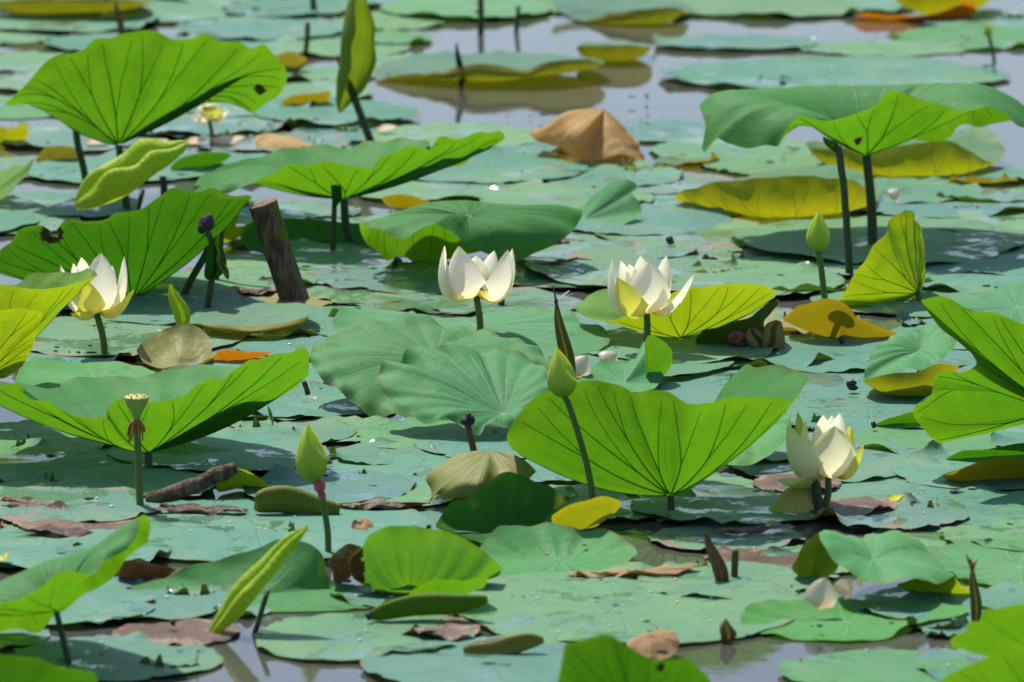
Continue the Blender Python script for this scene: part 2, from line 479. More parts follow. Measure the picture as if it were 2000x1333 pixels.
M['stemb'] = plain_mat('stem_brown', (0.075, 0.06, 0.022), (0.11, 0.085, 0.03), 120, 0.6, bump=0.7)
M['spike'] = plain_mat('rolled_leaf_olive', (0.10, 0.11, 0.02), (0.16, 0.13, 0.03), 70, 0.5, trans=(0.25, 0.25, 0.02), tfac=0.25)
M['limes'] = plain_mat('folded_leaf_green', (0.11, 0.19, 0.02), (0.15, 0.22, 0.02), 50, 0.5, trans=(0.25, 0.36, 0.01), tfac=0.4)
M['spikeb'] = plain_mat('rolled_leaf_brown', (0.10, 0.07, 0.03), (0.17, 0.11, 0.05), 70, 0.6, trans=(0.2, 0.1, 0.02), tfac=0.2)
M['wood'] = plain_mat('weathered_wood', (0.055, 0.040, 0.022), (0.18, 0.135, 0.08), 34, 0.8, 0.2, 1.0, stretch=(2.5, 2.5, 0.7))
M['woodcut'] = plain_mat('cut_wood', (0.14, 0.075, 0.045), (0.24, 0.15, 0.09), 60, 0.8, 0.2, 0.9)
M['moss'] = plain_mat('moss', (0.10, 0.13, 0.012), (0.17, 0.19, 0.02), 90, 0.9, 0.1, 1.0)
M['black'] = plain_mat('withered_black', (0.014, 0.013, 0.016), (0.045, 0.04, 0.05), 90, 0.6, 0.4, 0.9)
M['rust'] = plain_mat('dried_stamens', (0.26, 0.11, 0.025), (0.38, 0.18, 0.04), 120, 0.7, 0.3, 0.6)
M['pod'] = plain_mat('seed_pod_green', (0.20, 0.32, 0.05), (0.26, 0.37, 0.07), 60, 0.5, 0.4, 0.4)
M['podtop'] = plain_mat('seed_pod_yellow', (0.36, 0.33, 0.06), (0.42, 0.36, 0.08), 60, 0.5, 0.4, 0.4)
M['egg'] = plain_mat('pink_snail_eggs', (0.50, 0.08, 0.11), (0.62, 0.16, 0.17), 160, 0.5, 0.4, 1.0)
M['eggred'] = plain_mat('red_snail_eggs', (0.24, 0.035, 0.02), (0.32, 0.05, 0.03), 160, 0.5, 0.4, 1.0)
M['shell'] = plain_mat('snail_shell_red_brown', (0.12, 0.03, 0.015), (0.25, 0.085, 0.05), 70, 0.35, 0.5, 0.4)
M['shelld'] = plain_mat('snail_shell_dark', (0.02, 0.02, 0.025), (0.05, 0.045, 0.05), 70, 0.3, 0.5, 0.4)
M['pw'] = petal_mat('petal_white', (0.86, 0.84, 0.74), (0.80, 0.66, 0.26), (0.72, 0.70, 0.22), (0.93, 0.89, 0.70))
M['py'] = petal_mat('petal_yellow_green', (0.68, 0.70, 0.30), (0.62, 0.56, 0.10), (0.55, 0.58, 0.05), (0.70, 0.70, 0.06), (0.45, 1.0))
M['pg'] = petal_mat('petal_green', (0.62, 0.66, 0.36), (0.55, 0.55, 0.14), (0.36, 0.46, 0.05), (0.50, 0.62, 0.05), (0.35, 0.95))
M['pb'] = petal_mat('bud_sepal', (0.52, 0.66, 0.08), (0.34, 0.52, 0.06), (0.62, 0.64, 0.08), (0.6, 0.75, 0.04), (0.6, 1.0))
M['pc'] = petal_mat('petal_cream', (0.84, 0.83, 0.66), (0.72, 0.62, 0.28), (0.62, 0.66, 0.12), (0.88, 0.86, 0.58), (0.62, 1.0))
M['pf'] = petal_mat('fallen_petal', (0.76, 0.66, 0.55), (0.66, 0.50, 0.34), (0.58, 0.36, 0.24), (0.70, 0.56, 0.42))
M['drop'] = plain_mat('water_bead', (0.55, 0.6, 0.6), (0.6, 0.65, 0.65), 10, 0.06, 0.9, 0.0)
M['patch'] = plain_mat('withered_leaf_tissue', (0.06, 0.03, 0.012), (0.15, 0.075, 0.03), 140, 0.7, 0.2, 0.9, trans=(0.22, 0.09, 0.015), tfac=0.3)
M['wing'] = plain_mat('insect_wing', (0.35, 0.36, 0.36), (0.5, 0.5, 0.5), 80, 0.25, 0.6, 0.1, trans=(0.8, 0.8, 0.8), tfac=0.6)
M['insect'] = plain_mat('insect_blue_black', (0.012, 0.016, 0.03), (0.05, 0.06, 0.09), 200, 0.35, 0.5, 0.2)

# water: murky pond, dark below, mirror above
wm, t = newmat('pond_water')
b = NB(t)
P = b.n('ShaderNodeTexCoord').outputs['Object']
pr = b.n('ShaderNodeBsdfPrincipled')
b.set(pr.inputs['Base Color'], b.mix(b.ramp(b.noise(P, 1.6, 3), 0.35, 0.65), (0.050, 0.052, 0.050), (0.070, 0.068, 0.062)))
pr.inputs['Roughness'].default_value = 0.035
pr.inputs['IOR'].default_value = 1.333
bp = b.n('ShaderNodeBump'); bp.inputs['Strength'].default_value = 0.10; bp.inputs['Distance'].default_value = 0.004
mp = b.n('ShaderNodeMapping'); b.set(mp.inputs[0], P); mp.inputs['Scale'].default_value = (1.0, 2.2, 1.0)
b.set(bp.inputs['Height'], b.noise(mp.outputs[0], 9.0, 3, 0.5))
b.set(pr.inputs['Normal'], bp.outputs[0])
out = b.n('ShaderNodeOutputMaterial'); b.set(out.inputs[0], pr.outputs[0])
M['water'] = wm
g = 700.0
wat = mesh('water', [(-g, -g, 0), (g, -g, 0), (g, g, 0), (-g, g, 0)], [(0, 1, 2, 3)], wm, smooth=False, loc=(0, 0, 0))
wat['kind'] = 'structure'


# ------------------------------------------------------------------ builders
def stem_pts(C, F, bend=0.0):
    C, F = np.asarray(C), np.asarray(F)
    F2 = F + (F - C) / max(1e-3, np.linalg.norm(F - C)) * 0.08
    mid = (C + F) / 2 + np.array((bend, 0, 0))
    return curve([C, mid, F, F2], 12)


def leaf(name, label, anchor, c, pts, mat='green', foot=None, sag=1.0, pleat=2.0, wrinkle=3.0, nv=18, veins=None, stem_r=7, stem_mat='stemd', bend=0, cat='leaf', group=None, zmin=0.004, seed=None, rings=18, rimw=1.0, holes=None, step=7.0, flip=False, lean=0.0, patches=None, wf=1.3):
    """a lotus leaf lofted from its middle to its rim. Rim stations: (x, y, depth cm[, x, y, depth of the half-way point]);
    x, y are photo coordinates turned into places at distance Y0 + depth."""
    global LEAFN
    LEAFN += 1
    seed = seed if seed is not None else LEAFN * 13
    Y0 = G(*anchor)[1]
    C = W(c[0], c[1], Y0 + c[2] / 100.0)
    k = ppm(Y0)
    rows = []
    for p in pts:
        R = W(p[0], p[1], Y0 + (p[2] + (lean if len(p) >= 6 else 0)) / 100.0)
        R[2] = max(R[2], zmin)
        if len(p) >= 6:
            Mi = W(p[3], p[4], Y0 + p[5] / 100.0)
        else:
            Mi = (C + R) / 2 - np.array((0, 0, sag / 100.0))
        Mi[2] = max(Mi[2], zmin)
        rows.append(np.concatenate([R, Mi]))
    rows = np.array(rows)
    x, y = rows[:, 0], rows[:, 1]
    area = (x * np.roll(y, -1) - np.roll(x, -1) * y).sum()
    if (area < 0) != flip:
        rows = rows[::-1]
    cc = closed_curve(rows, step * k)
    n = len(cc)
    R, Mi = cc[:, :3], cc[:, 3:]
    s = np.linspace(0, 1, rings + 1)[1:] ** 0.9
    s = s[:, None, None]
    Pm = C * (1 - s) * (1 - 2 * s) + 4 * Mi[None] * s * (1 - s) + R[None] * s * (2 * s - 1)      # rings x n x 3
    ln = np.linalg.norm(np.roll(R, -1, 0) - R, axis=1)
    th = np.concatenate([[0], np.cumsum(ln)])[:-1] / ln.sum()
    # normal
    du = np.roll(Pm, -1, 1) - np.roll(Pm, 1, 1)
    dv = np.gradient(Pm, axis=0)
    N = np.cross(dv, du)
    N /= np.linalg.norm(N, axis=2)[..., None] + 1e-9
    s2 = s[..., 0]
    n1, n2 = Noise(seed, 14.0 * wf), Noise(seed + 1, 42.0 * wf)
    disp = wrinkle / 1000 * (s2 ** 1.5) * (n1(Pm) * 1.0 + 0.35 * n2(Pm))
    disp = disp + pleat / 1000 * s2 ** 1.3 * (np.cos(2 * math.pi * nv * th)[None] * (0.7 + 0.3 * n1(Pm)))
    n3 = Noise(seed + 2, 85.0)
    disp = disp + rimw * 2.2 / 1000 * s2 ** 7 * n3(Pm)
    Pm = Pm + N * disp[..., None]
    Pm[..., 2] = np.maximum(Pm[..., 2], zmin * 0.6)
    # small irregular bites in the margin
    n4 = Noise(seed + 3, 60.0)(R)
    pull = np.clip(n4 - 0.9, 0, 2) * 0.02 * rimw
    Pm[-1] = Pm[-1] * (1 - pull[:, None]) + Pm[-4] * pull[:, None] if rings > 6 else Pm[-1]
    V = np.concatenate([C[None], Pm.reshape(-1, 3)])
    F = [(0, 1 + j, 1 + (j + 1) % n) for j in range(n)]
    F += grid_faces(rings, n, True, 1)
    F = [f if len(f) == 3 else (f[0], f[3], f[2], f[1]) for f in F]
    uv = np.zeros((len(V), 2))
    uv[1:, 0] = np.tile(th, rings)
    uv[1:, 1] = np.repeat(s2[:, 0], n)
    if holes:
        nh = Noise(seed + 5, 55.0)
        keep = []
        for f in F:
            ctr = V[list(f)].mean(0)
            vv = uv[list(f)][:, 1].mean()
            bad = False
            for (hx, hy, hr) in holes:
                q = project(ctr)
                if (q[0] - hx) ** 2 + (q[1] - hy) ** 2 < (hr * (1 + 0.35 * nh(ctr[None])[0])) ** 2:
                    bad = True
            if not bad:
                keep.append(f)
        F = keep
    # orientation: upper face up (front side = top)
    base = G(*foot) if foot else np.array((C[0], C[1], 0.0))
    base[2] = 0.0
    r = root(name, base, label, cat, group)
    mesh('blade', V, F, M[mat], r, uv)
    if patches:
        nh = Noise(seed + 6, 70.0)
        Na = np.concatenate([[N[0].mean(0)], N.reshape(-1, 3)])
        pf = []
        for f in F:
            q = project(V[list(f)].mean(0))
            w_ = nh(V[list(f)].mean(0)[None])[0]
            if any((q[0] - x_) ** 2 + (q[1] - y_) ** 2 < (r_ * (1 + 0.4 * w_)) ** 2 for x_, y_, r_, _ in patches): pf.append(f)
        if pf:
            ids = sorted({i_ for f in pf for i_ in f})
            mp_ = {i_: q_ for q_, i_ in enumerate(ids)}
            mesh('withered_patch', V[ids] + Na[ids] * 0.0012 * patches[0][3], [tuple(mp_[i_] for i_ in f) for f in pf], M['patch'], r)
    if foot:
        sp = stem_pts(C - np.array((0, 0, 0.002)), base, bend)
        tV, tF = tube_geo(sp, np.linspace(stem_r * 0.85, stem_r * 1.1, len(sp)) * k, 8)
        mesh('stem', tV, tF, M[stem_mat], r)
    if veins:
        parts = []
        for i in range(nv):
            t0 = (i + 0.5 + 0.2 * math.sin(i * 7.3 + seed)) / nv
            f0 = 0.46 + 0.16 * math.sin(i * 3.7 + seed)
            for fork in (-1, 1):
                path = []
                ss = np.linspace(0.03, 0.965, 34) if fork < 0 else np.linspace(max(0.1, f0), 0.95, 20)
                for q in ss:
                    tt = (t0 + fork * max(0, q - f0) ** 0.9 * 0.52 / nv + 0.10 / nv * math.sin(2.6 * q + i * 1.7)) % 1.0
                    fj = np.interp(tt, np.append(th, 1.0), np.arange(n + 1))
                    j0 = int(fj) % n; j1 = (j0 + 1) % n; fx = fj - int(fj)
                    fi = np.interp(q, s2[:, 0], np.arange(rings))
                    i0 = int(fi); i1 = min(i0 + 1, rings - 1); fy = fi - i0
                    if q < s2[0, 0]:
                        e = q / s2[0, 0]
                        pp = C * (1 - e) + e * (Pm[0, j0] * (1 - fx) + Pm[0, j1] * fx)
                    else:
                        pp = (Pm[i0, j0] * (1 - fx) + Pm[i0, j1] * fx) * (1 - fy) + (Pm[i1, j0] * (1 - fx) + Pm[i1, j1] * fx) * fy
                    path.append(pp - N[i0, j0] * (veins * 0.35 * k))
                if fork > 0:
                    pass
                rr = 0.74 * np.linspace(1.0, 0.38, len(path)) if fork < 0 else 0.62 * np.linspace(0.66, 0.38, len(path))
                parts.append(tube_geo(np.array(path), rr * veins * k, 5))
        vV, vF = join(parts)
        mesh('veins', vV, vF, M['veiny' if mat in ('yellow', 'ochre') else 'vein'], r)
    return r


LEAFN = 0
SIGN = 1.0


def project(p):
    d = p - np.array((0, 0, CAM_H))
    f = d[1] * CP - d[2] * SP
    up = d[1] * SP + d[2] * CP
    return (1000 + FPX * d[0] / f, 666.5 - FPX * up / f)


def scroll(name, label, a, bpt, wpx, Y0, mat, da=0.0, db=0.0, foot=None, cat='rolled leaf', view=(0, -1, 0.5), p=1.0, q=0.75, roll=250, seed=1, group=None, joint=0.5, stem_r=6, stem_mat='stemd', w0=0.0):
    """a young leaf still rolled up from both sides"""
    A, B = W(a[0], a[1], Y0 + da), W(bpt[0], bpt[1], Y0 + db)
    k = ppm(Y0)
    ax = (B - A)
    L = np.linalg.norm(ax)
    ax = ax / L
    nd = np.array(view, float)
    nd = nd - ax * (nd @ ax)
    nd /= np.linalg.norm(nd)
    sd_ = np.cross(ax, nd)
    n, m = 40, 15
    V, UV = [], []
    nz = Noise(seed, 55.0)
    for i in range(n):
        s_ = i / (n - 1)
        wv = wpx * k * max(w0, math.sin(math.pi * min(max(s_, 0.004), 0.996) ** p) ** q)
        ctr = A + ax * L * s_ + sd_ * 0.12 * wv * math.sin(s_ * 5) + nd * 0.15 * wpx * k * math.sin(s_ * 4)
        r_ = wv / 4
        prof = []
        for sg in (-1, 1):
            side = [(0.0, -r_)]
            for g_ in np.linspace(-90, roll - 90, m - 1):
                rr = r_ * (1 - 0.22 * max(0, (g_ + 90) / 360))
                side.append((sg * (r_ + rr * math.cos(rad(g_))), rr * math.sin(rad(g_))))
            prof.append(side)
        line = prof[0][::-1] + prof[1][1:]
        for j, (x_, z_) in enumerate(line):
            pt = ctr + sd_ * x_ + nd * z_
            pt = pt + (nz(pt[None])[0] * 0.10 * wv) * nd * (1 if abs(j - m + 1) > 6 else 0.3)
            V.append(pt)
            UV.append((s_, abs(j - m + 1) / (m - 1)))
    mm = 2 * m - 1
    base = G(*foot) if foot else np.array((A[0], A[1], 0.0))
    base[2] = 0.0
    r = root(name, base, label, cat, group)
    mesh('blade', V, grid_faces(n, mm), M[mat], r, UV)
    if foot:
        J = A + ax * L * joint - nd * wpx * k * 0.45
        sp = stem_pts(J, base)
        tV, tF = tube_geo(sp, np.linspace(stem_r * 0.85, stem_r * 1.1, len(sp)) * k, 8)
        mesh('stem', tV, tF, M[stem_mat], r)
    return r


def petal_geo(base, tip, width, out, bulge=0.6, cup=1.0, n=13, m=9, curl=0.0, up=np.array((0, 0, 1.0)), seed=0):
    base, tip, out = np.asarray(base, float), np.asarray(tip, float), np.asarray(out, float)
    L = np.linalg.norm(tip - base)
    ax = (tip - base) / L
    o = out - ax * (out @ ax)
    o /= np.linalg.norm(o) + 1e-9
    width = width * 1.14
    B1 = base + ax * L * 0.04 + o * L * bulge * 1.12
    B2 = base + ax * L * 0.70 + o * L * bulge * 0.55
    B3 = tip + o * L * curl
    V, UV = [], []
    rs = np.random.RandomState(seed + 5)
    ph = rs.uniform(0, 6)
    for i in range(n):
        s = i / (n - 1)
        c = (1 - s) ** 3 * base + 3 * s * (1 - s) ** 2 * B1 + 3 * s * s * (1 - s) * B2 + s ** 3 * B3
        d = 3 * (1 - s) ** 2 * (B1 - base) + 6 * s * (1 - s) * (B2 - B1) + 3 * s * s * (B3 - B2)
        d /= np.linalg.norm(d) + 1e-9
        side = np.cross(d, o)
        side /= np.linalg.norm(side) + 1e-9
        inw = np.cross(side, d)
        if inw @ o > 0: inw = -inw
        wv = width * max(0.42 * (1 - s), math.sin(math.pi * (0.07 + 0.93 * s) ** 1.02) ** 0.72 if s < 0.999 else 0)
        wv = max(wv * 1.06, width * 0.012)
        A = 0.35 + cup * (1 - 0.35 * s)
        for j in range(m):
            a_ = -1 + 2 * j / (m - 1)
            g_ = a_ * A
            wob = 0.035 * width * math.sin(3.1 * s * 3 + ph + a_ * 2) * abs(a_)
            V.append(c + side * wv * math.sin(g_) / math.sin(min(A, 1.5)) + inw * (wv * (1 - math.cos(g_)) / math.sin(min(A, 1.5)) + wob))
            UV.append((j / (m - 1), s))
    return V, grid_faces(n, m), UV


def flower(label, basepx, foot, petals, group=None, stem_mat='stem', stem_r=8, seed=0, name='lotus_flower', cat='flower', Yoff=0.0, extra=True):
    """petals: (tipx, tipy, depth cm, width px, mat[, bulge, cup, curl])"""
    base0 = G(*foot)
    Y0 = base0[1]
    k = ppm(Y0)
    r = root(name, base0, label, cat, group)
    C = W(basepx[0], basepx[1], Y0)
    for i, p in enumerate(petals):
        tip = W(p[0], p[1], Y0 + p[2] / 100.0)
        bul = p[5] if len(p) > 5 else 0.42
        cup = p[6] if len(p) > 6 else 0.95
        curl = p[7] if len(p) > 7 else 0.0
        hd = tip - C
        hd = np.array((hd[0], hd[1], 0.0))
        if np.linalg.norm(hd) < 0.004: hd = np.array((0, 0.01 if p[2] > 0 else -0.01, 0))
        # petals whose tip lies over the middle still bulge to their own side
        hd[1] *= 1.3
        hd /= np.linalg.norm(hd)
        b0 = C + hd * 0.006 + np.array((0, 0, 0.002))
        out = hd * 0.9 - np.array((0, 0, 0.45))
        V, F, UV = petal_geo(b0, tip, p[3] * k * 0.5, out, bul, cup, curl=curl, seed=seed + i)
        mesh('petal', V, F, M[p[4]], r, UV)
    if extra:
        # receptacle and stamens inside
        prof = [(0.004, 0), (0.009, 0.012), (0.013, 0.026), (0.0135, 0.030), (0.0, 0.031)]
        V = []
        for rr, zz in prof:
            for a in np.arange(10) * 2 * math.pi / 10:
                V.append(C + np.array((rr * math.cos(a), rr * math.sin(a), zz)))
        mesh('receptacle', V, grid_faces(5, 10, True), M['podtop'], r)
        parts = []
        for a in np.linspace(0, 6.283, 26)[:-1]:
            d = np.array((math.cos(a), math.sin(a), 0))
            parts.append(tube_geo(curve([C + d * 0.006 + (0, 0, .004), C + d * 0.013 + (0, 0, 0.014), C + d * 0.012 + (0, 0, 0.024)], 5), 0.0009, 4))
        V, F = join(parts)
        o = mesh('stamens', V, F, M['podtop'], r)
        o['kind'] = 'stuff'
    sp = curve([C + np.array((0, 0, 0.004)), (C + base0) / 2 + np.array((0.004, 0, 0)), base0, base0 - np.array((0, 0, 0.08))], 12)
    tV, tF = tube_geo(sp, np.linspace(stem_r * 0.8, stem_r, 12) * k, 9)
    mesh('stem', tV, tF, M[stem_mat], r)
    return r


def bud(label, basepx, tippx, hw, foot, stem=None, mat='pb', stem_mat='stem', stem_r=7, seed=0, cat='flower bud', foot_d=0.0):
    base0 = G(*foot)
    Y0 = base0[1]
    k = ppm(Y0)
    r = root('lotus_bud', base0, label, cat)
    C, T = W(basepx[0], basepx[1], Y0), W(tippx[0], tippx[1], Y0)
    L = np.linalg.norm(T - C)
    ax = (T - C) / L
    s1 = np.cross(ax, np.array((0, 1.0, 0))); s1 /= np.linalg.norm(s1)
    s2 = np.cross(s1, ax)
    hwm = hw * k
    prof = lambda s: hwm * (math.sin(math.pi * 0.5 * s / 0.34) ** 0.55 if s < 0.34 else (1 - ((s - 0.34) / 0.66) ** 1.7) ** 1.05)
    V = []
    n, m = 26, 18
    for i in range(n):
        s = i / (n - 1)
        rr = max(0.0004, prof(s) * 0.93)
        for a in np.arange(m) * 2 * math.pi / m:
            V.append(C + ax * L * s + (s1 * math.cos(a) + s2 * math.sin(a)) * rr)
    mesh('bud_core', V, grid_faces(n, m, True), M[mat], r, [(j / m, i / (n - 1)) for i in range(n) for j in range(m)])
    # overlapping outer petals hugging the core
    rs = np.random.RandomState(seed)
    for q in range(5):
        a0 = -math.pi / 2 + q * 2 * math.pi / 5 + 0.35 + rs.uniform(-.2, .2)
        top = (0.97, 0.9, 0.62, 0.93, 0.7)[q]
        half = 0.85
        V, UV = [], []
        for i in range(20):
            t_ = i / 19
            s = 0.0 + top * t_
            wv = half * (0.55 + 0.6 * t_) * (1 - t_ ** 2.4) ** 0.7 + 0.02
            for j in range(9):
                f_ = -1 + j / 4
                a = a0 + wv * f_
                rr = max(0.0005, prof(min(s, 1)) * (0.96 + 0.045 * (1 - abs(f_)) + 0.008 * q)) + 0.0005 * q / 5
                V.append(C + ax * L * (s * 1.0) + (s1 * math.cos(a) + s2 * math.sin(a)) * rr)
                UV.append((j / 8, t_))
        mesh('petal', V, grid_faces(20, 9), M[mat], r, UV)
    pts = [C + ax * 0.004] + [W(p[0], p[1], Y0) for p in (stem or [])] + [base0, base0 - np.array((0, 0, 0.08))]
    sp = curve(pts, 16)
    tV, tF = tube_geo(sp, np.linspace(stem_r * 0.85, stem_r, 16) * k, 9)
    mesh('stem', tV, tF, M[stem_mat], r)
    return r, C, k


def blob(V0, F0, seed, amp, freq):
    V = np.asarray(V0, float)
    n = Noise(seed, freq)
    c = V.mean(0)
    d = V - c
    return c + d * (1 + amp * n(V)[:, None]), F0


def ico(c, rx, ry, rz, n=8, m=10):
    V = []
    for i in range(n + 1):
        a = math.pi * i / n
        for j in range(m):
            bb = 2 * math.pi * j / m
            V.append((c[0] + rx * max(math.sin(a), 0.02) * math.cos(bb), c[1] + ry * max(math.sin(a), 0.02) * math.sin(bb), c[2] - rz * math.cos(a)))
    F = grid_faces(n + 1, m, True)
    F.append(tuple(range(m - 1, -1, -1)))
    F.append(tuple(range(n * m, (n + 1) * m)))
    return np.array(V), F


def stick(name, label, pts, r0, r1, mat, foot, cat='stem', group=None, d=0.0, partname=None):
    """a bare stem or stalk: photo points from top to the waterline"""
    base0 = G(*foot)
    Y0 = base0[1]
    k = ppm(Y0)
    P = [W(p[0], p[1], Y0 + d) for p in pts] + [base0, base0 - np.array((0, 0, 0.07))]
    sp = curve(P, 16)
    V, F = tube_geo(sp, np.linspace(r0, r1, 16) * k, 9)
    n = Noise(int(foot[0]), 90.0)
    V = V + (n(V) * 0.12 * r1 * k)[:, None] * np.array((1, 0.6, 0))
    o = mesh(name, V, F, M[mat], None, None, True, base0)
    return tag(o, label, cat, group)


# ------------------------------------------------------------------ floating pads
MARKS = [((232, 180), 'the big upright leaf at upper left'), ((540, 490), 'the wooden post'), ((935, 540), 'the middle white flower'),
         ((1270, 560), 'the white flower right of centre'), ((1612, 870), 'the lower right flower'), ((190, 560), 'the left white flower'),
         ((1600, 450), 'the bud at upper right'), ((1100, 730), 'the bud topped by a brown spike'), ((608, 890), 'the lower left bud'),
         ((268, 800), 'the seed pod'), ((1690, 230), 'the tall drooping leaf at upper right'), ((672, 330), 'the saddle leaf left of centre'),
         ((910, 440), 'the arched dark leaf'), ((1280, 860), 'the great funnel leaf'), ((1160, 260), 'the tan crumpled leaf'),
         ((1720, 520), 'the lime shell-shaped leaf'), ((1510, 385), 'the long yellow turned-up leaf'), ((300, 800), 'the broad bowl leaf at left'),
         ((900, 760), 'the pale veined leaf in the middle'), ((500, 1130), 'the slanting rolled leaf'), ((140, 1130), 'the folded leaf at lower left'),
         ((830, 1090), 'the cupped green leaf below centre'), ((1700, 1090), 'the tented leaf at lower right'), ((895, 125), 'the black spike in the open water'),
         ((935, 930), 'the olive shell-like leaf'), ((695, 110), 'the tall narrow folded leaf'), ((380, 945), 'the rotting log'),
         ((1900, 720), 'the two-lobed leaf at the right edge'), ((1236, 1290), 'the bright leaf cut by the bottom edge'), ((350, 675), 'the olive cup leaf'),
         ((250, 345), 'the lime curled leaf at left'), ((1640, 625), 'the ochre arched leaf'), ((1395, 1095), 'the olive spike at lower right')]
USED = set()


def pad_label(px, py, hw, adj):
    size = 'broad' if hw > 210 else 'tiny' if hw < 63 else 'small' if hw < 145 else ''
    ds = sorted(MARKS, key=lambda m: (m[0][0] - px) ** 2 + (2.2 * (m[0][1] - py)) ** 2)

    def rel(m):
        dx, dy = px - m[0][0], (py - m[0][1]) * 2.2
        if abs(dx) > abs(dy): return ('right of ' if dx > 0 else 'left of ') + m[1]
        return ('below ' if dy > 0 else 'above ') + m[1]
    opts = []
    for a in range(3):
        opts.append(f'{size} {adj} {rel(ds[a])}'.strip())
    for a in range(3):
        for b_ in range(a + 1, 9):
            opts.append(f'{adj} {rel(ds[a])}, {rel(ds[b_])}')
    opts += [o_.replace(', ', ' partly hidden, ') for o_ in opts]
    for o_ in opts:
        if o_ not in USED and len(o_.replace(',', '').split()) <= 16:
            USED.add(o_)
            return o_
    return opts[-1]


PADS = []


def pad(px, py, hw, mat='pad', lift=(), tilt=(0, 0), asp=1.0, wav=1.0, z=None, rag=1.0):
    """flat pad floating on the water: middle at photo point, half width in photo pixels.
    lift: [(direction deg, width deg, height cm)] turned-up stretches of the rim; 0 = right, 90 = far, 270 = near"""
    PADS.append(dict(px=px, py=py, hw=hw, mat=mat, lift=lift, tilt=tilt, asp=asp, wav=wav, z=z, rag=rag))


def build_pads():
    for p in PADS:
        p['c'] = G(p['px'], p['py'])
        p['r'] = p['hw'] * ppm(p['c'][1])
    lv = []
    order = list(range(len(PADS)))
    random.Random(5).shuffle(order)
    for i in order:
        p = PADS[i]
        used = {q['lv'] for q in PADS if 'lv' in q and np.linalg.norm((q['c'] - p['c'])[:2]) < (q['r'] + p['r']) * 0.98}
        l = 0
        while l in used: l += 1
        p['lv'] = l
    for i, p in enumerate(PADS):
        seed = 100 + i * 7
        rs = np.random.RandomState(seed)
        n, m = (96, 16) if p['hw'] > 120 else (64, 12)
        th = np.arange(n) / n
        ang = th * 2 * math.pi
        circ = np.stack([np.cos(ang), np.sin(ang), np.zeros(n)], 1)
        nr, nr2, nl_ = Noise(seed, 2.2), Noise(seed + 1, 9.0), Noise(seed + 2, 7.0)
        R = p['r'] * (1 + 0.06 * nr(circ) + 0.016 * p['rag'] * nr2(circ) + 0.012 * p['rag'] * Noise(seed + 8, 20.0)(circ))
        for q in range(rs.randint(0, 5)):                # torn notches
            a0, wd, dp = rs.uniform(0, 1), rs.uniform(0.004, 0.02), rs.uniform(0.03, 0.14)
            dd = np.abs((th - a0 + 0.5) % 1 - 0.5)
            R = R * (1 - dp * np.clip(1 - dd / wd, 0, 1))
        s = (np.linspace(0, 1, m + 1)[1:] ** 0.8)[:, None]
        rot = rs.uniform(0, 6.28)
        X = s * R * np.cos(ang) 
        Y = s * R * np.sin(ang) * p['asp']
        Z = np.zeros_like(X)
        big = Noise(seed + 3, 9.0)
        fine = Noise(seed + 4, 30.0)
        Pt = np.stack([X, Y, Z], -1)
        Z = Z + 0.0021 * p['wav'] * big(Pt) * (0.2 + s) + 0.0009 * p['wav'] * fine(Pt) * (0.4 + s)
        Z = Z + 0.0012 * p['wav'] * s ** 2 * np.cos(ang * 11 + rot + 2 * nl_(circ))
        # rim: little lobes turned up, gentle lip
        rim = np.clip(Noise(seed + 6, 6.5)(circ) - 0.55, 0, 2)
        rim2 = np.clip(Noise(seed + 7, 15.0)(circ) - 0.7, 0, 2)
        Z = Z + (s ** 9) * (0.005 * rim + 0.006 * rim2 + 0.001) * p['wav']
        Z = Z - 0.0025 * s ** 5
        auto = [(rs.uniform(0, 360), rs.uniform(7, 22), rs.uniform(0.6, 1.7)) for _ in range(rs.randint(0, 4))]
        for (a0, wd, h) in list(p['lift']) + auto:
            dd = np.abs((ang - rad(a0) + math.pi) % (2 * math.pi) - math.pi)
            f = np.clip(1 - (dd / rad(wd)) ** 2, 0, 1) * (0.8 + 0.25 * nr2(circ))
            hs = h / 100 * f
            Z = Z + hs * np.clip((s - 0.62) / 0.38, 0, 1) ** 1.7
            sh = 1 - 0.30 * np.clip(hs / p['r'] * 2.0, 0, 0.7) * np.clip((s - 0.7) / 0.3, 0, 1) ** 2
            X, Y = X * sh, Y * sh
        Z = Z + p['tilt'][0] * X + p['tilt'][1] * Y
        z0 = 0.006 + 0.0022 * p['lv'] if p['z'] is None else p['z'] / 100
        C = np.array((p['c'][0], p['c'][1], 0.0))
        V = np.concatenate([[[0, 0, -0.001]], np.stack([X, Y, Z], -1).reshape(-1, 3)]) + C + (0, 0, z0)
        V[:, 2] = np.maximum(V[:, 2], 0.002)
        F = [(0, 1 + j, 1 + (j + 1) % n) for j in range(n)]
        F += [(f[0], f[3], f[2], f[1]) for f in grid_faces(m, n, True, 1)]
        uv = np.zeros((len(V), 2))
        uv[1:, 0] = np.tile((th + rs.uniform()) % 1.0, m)
        uv[1:, 1] = np.repeat(s[:, 0], n)
        o = mesh('floating_leaf', V, F, M[p['mat']], None, uv, True, C)
        adj = {'pad': 'flat blue-green pad', 'padg': 'flat fresh green pad', 'padold': 'brown-blotched decaying pad', 'tan': 'dry tan pad', 'ochre': 'orange pad', 'brown': 'rotten brown pad', 'yellow': 'yellowing pad', 'teal': 'smooth green pad', 'olive': 'olive pad', 'orim': 'ochre-rimmed pad'}[p['mat']]
        if p['hw'] < 63: adj = adj.replace('flat ', '').replace('pad', 'torn leaf scrap')
        elif p['lift']: adj = adj.replace('flat ', '') + ' with a turned-up rim'
        tag(o, pad_label(p['px'], p['py'], p['hw'], adj), 'lotus pad', 'pads floating on the pond')


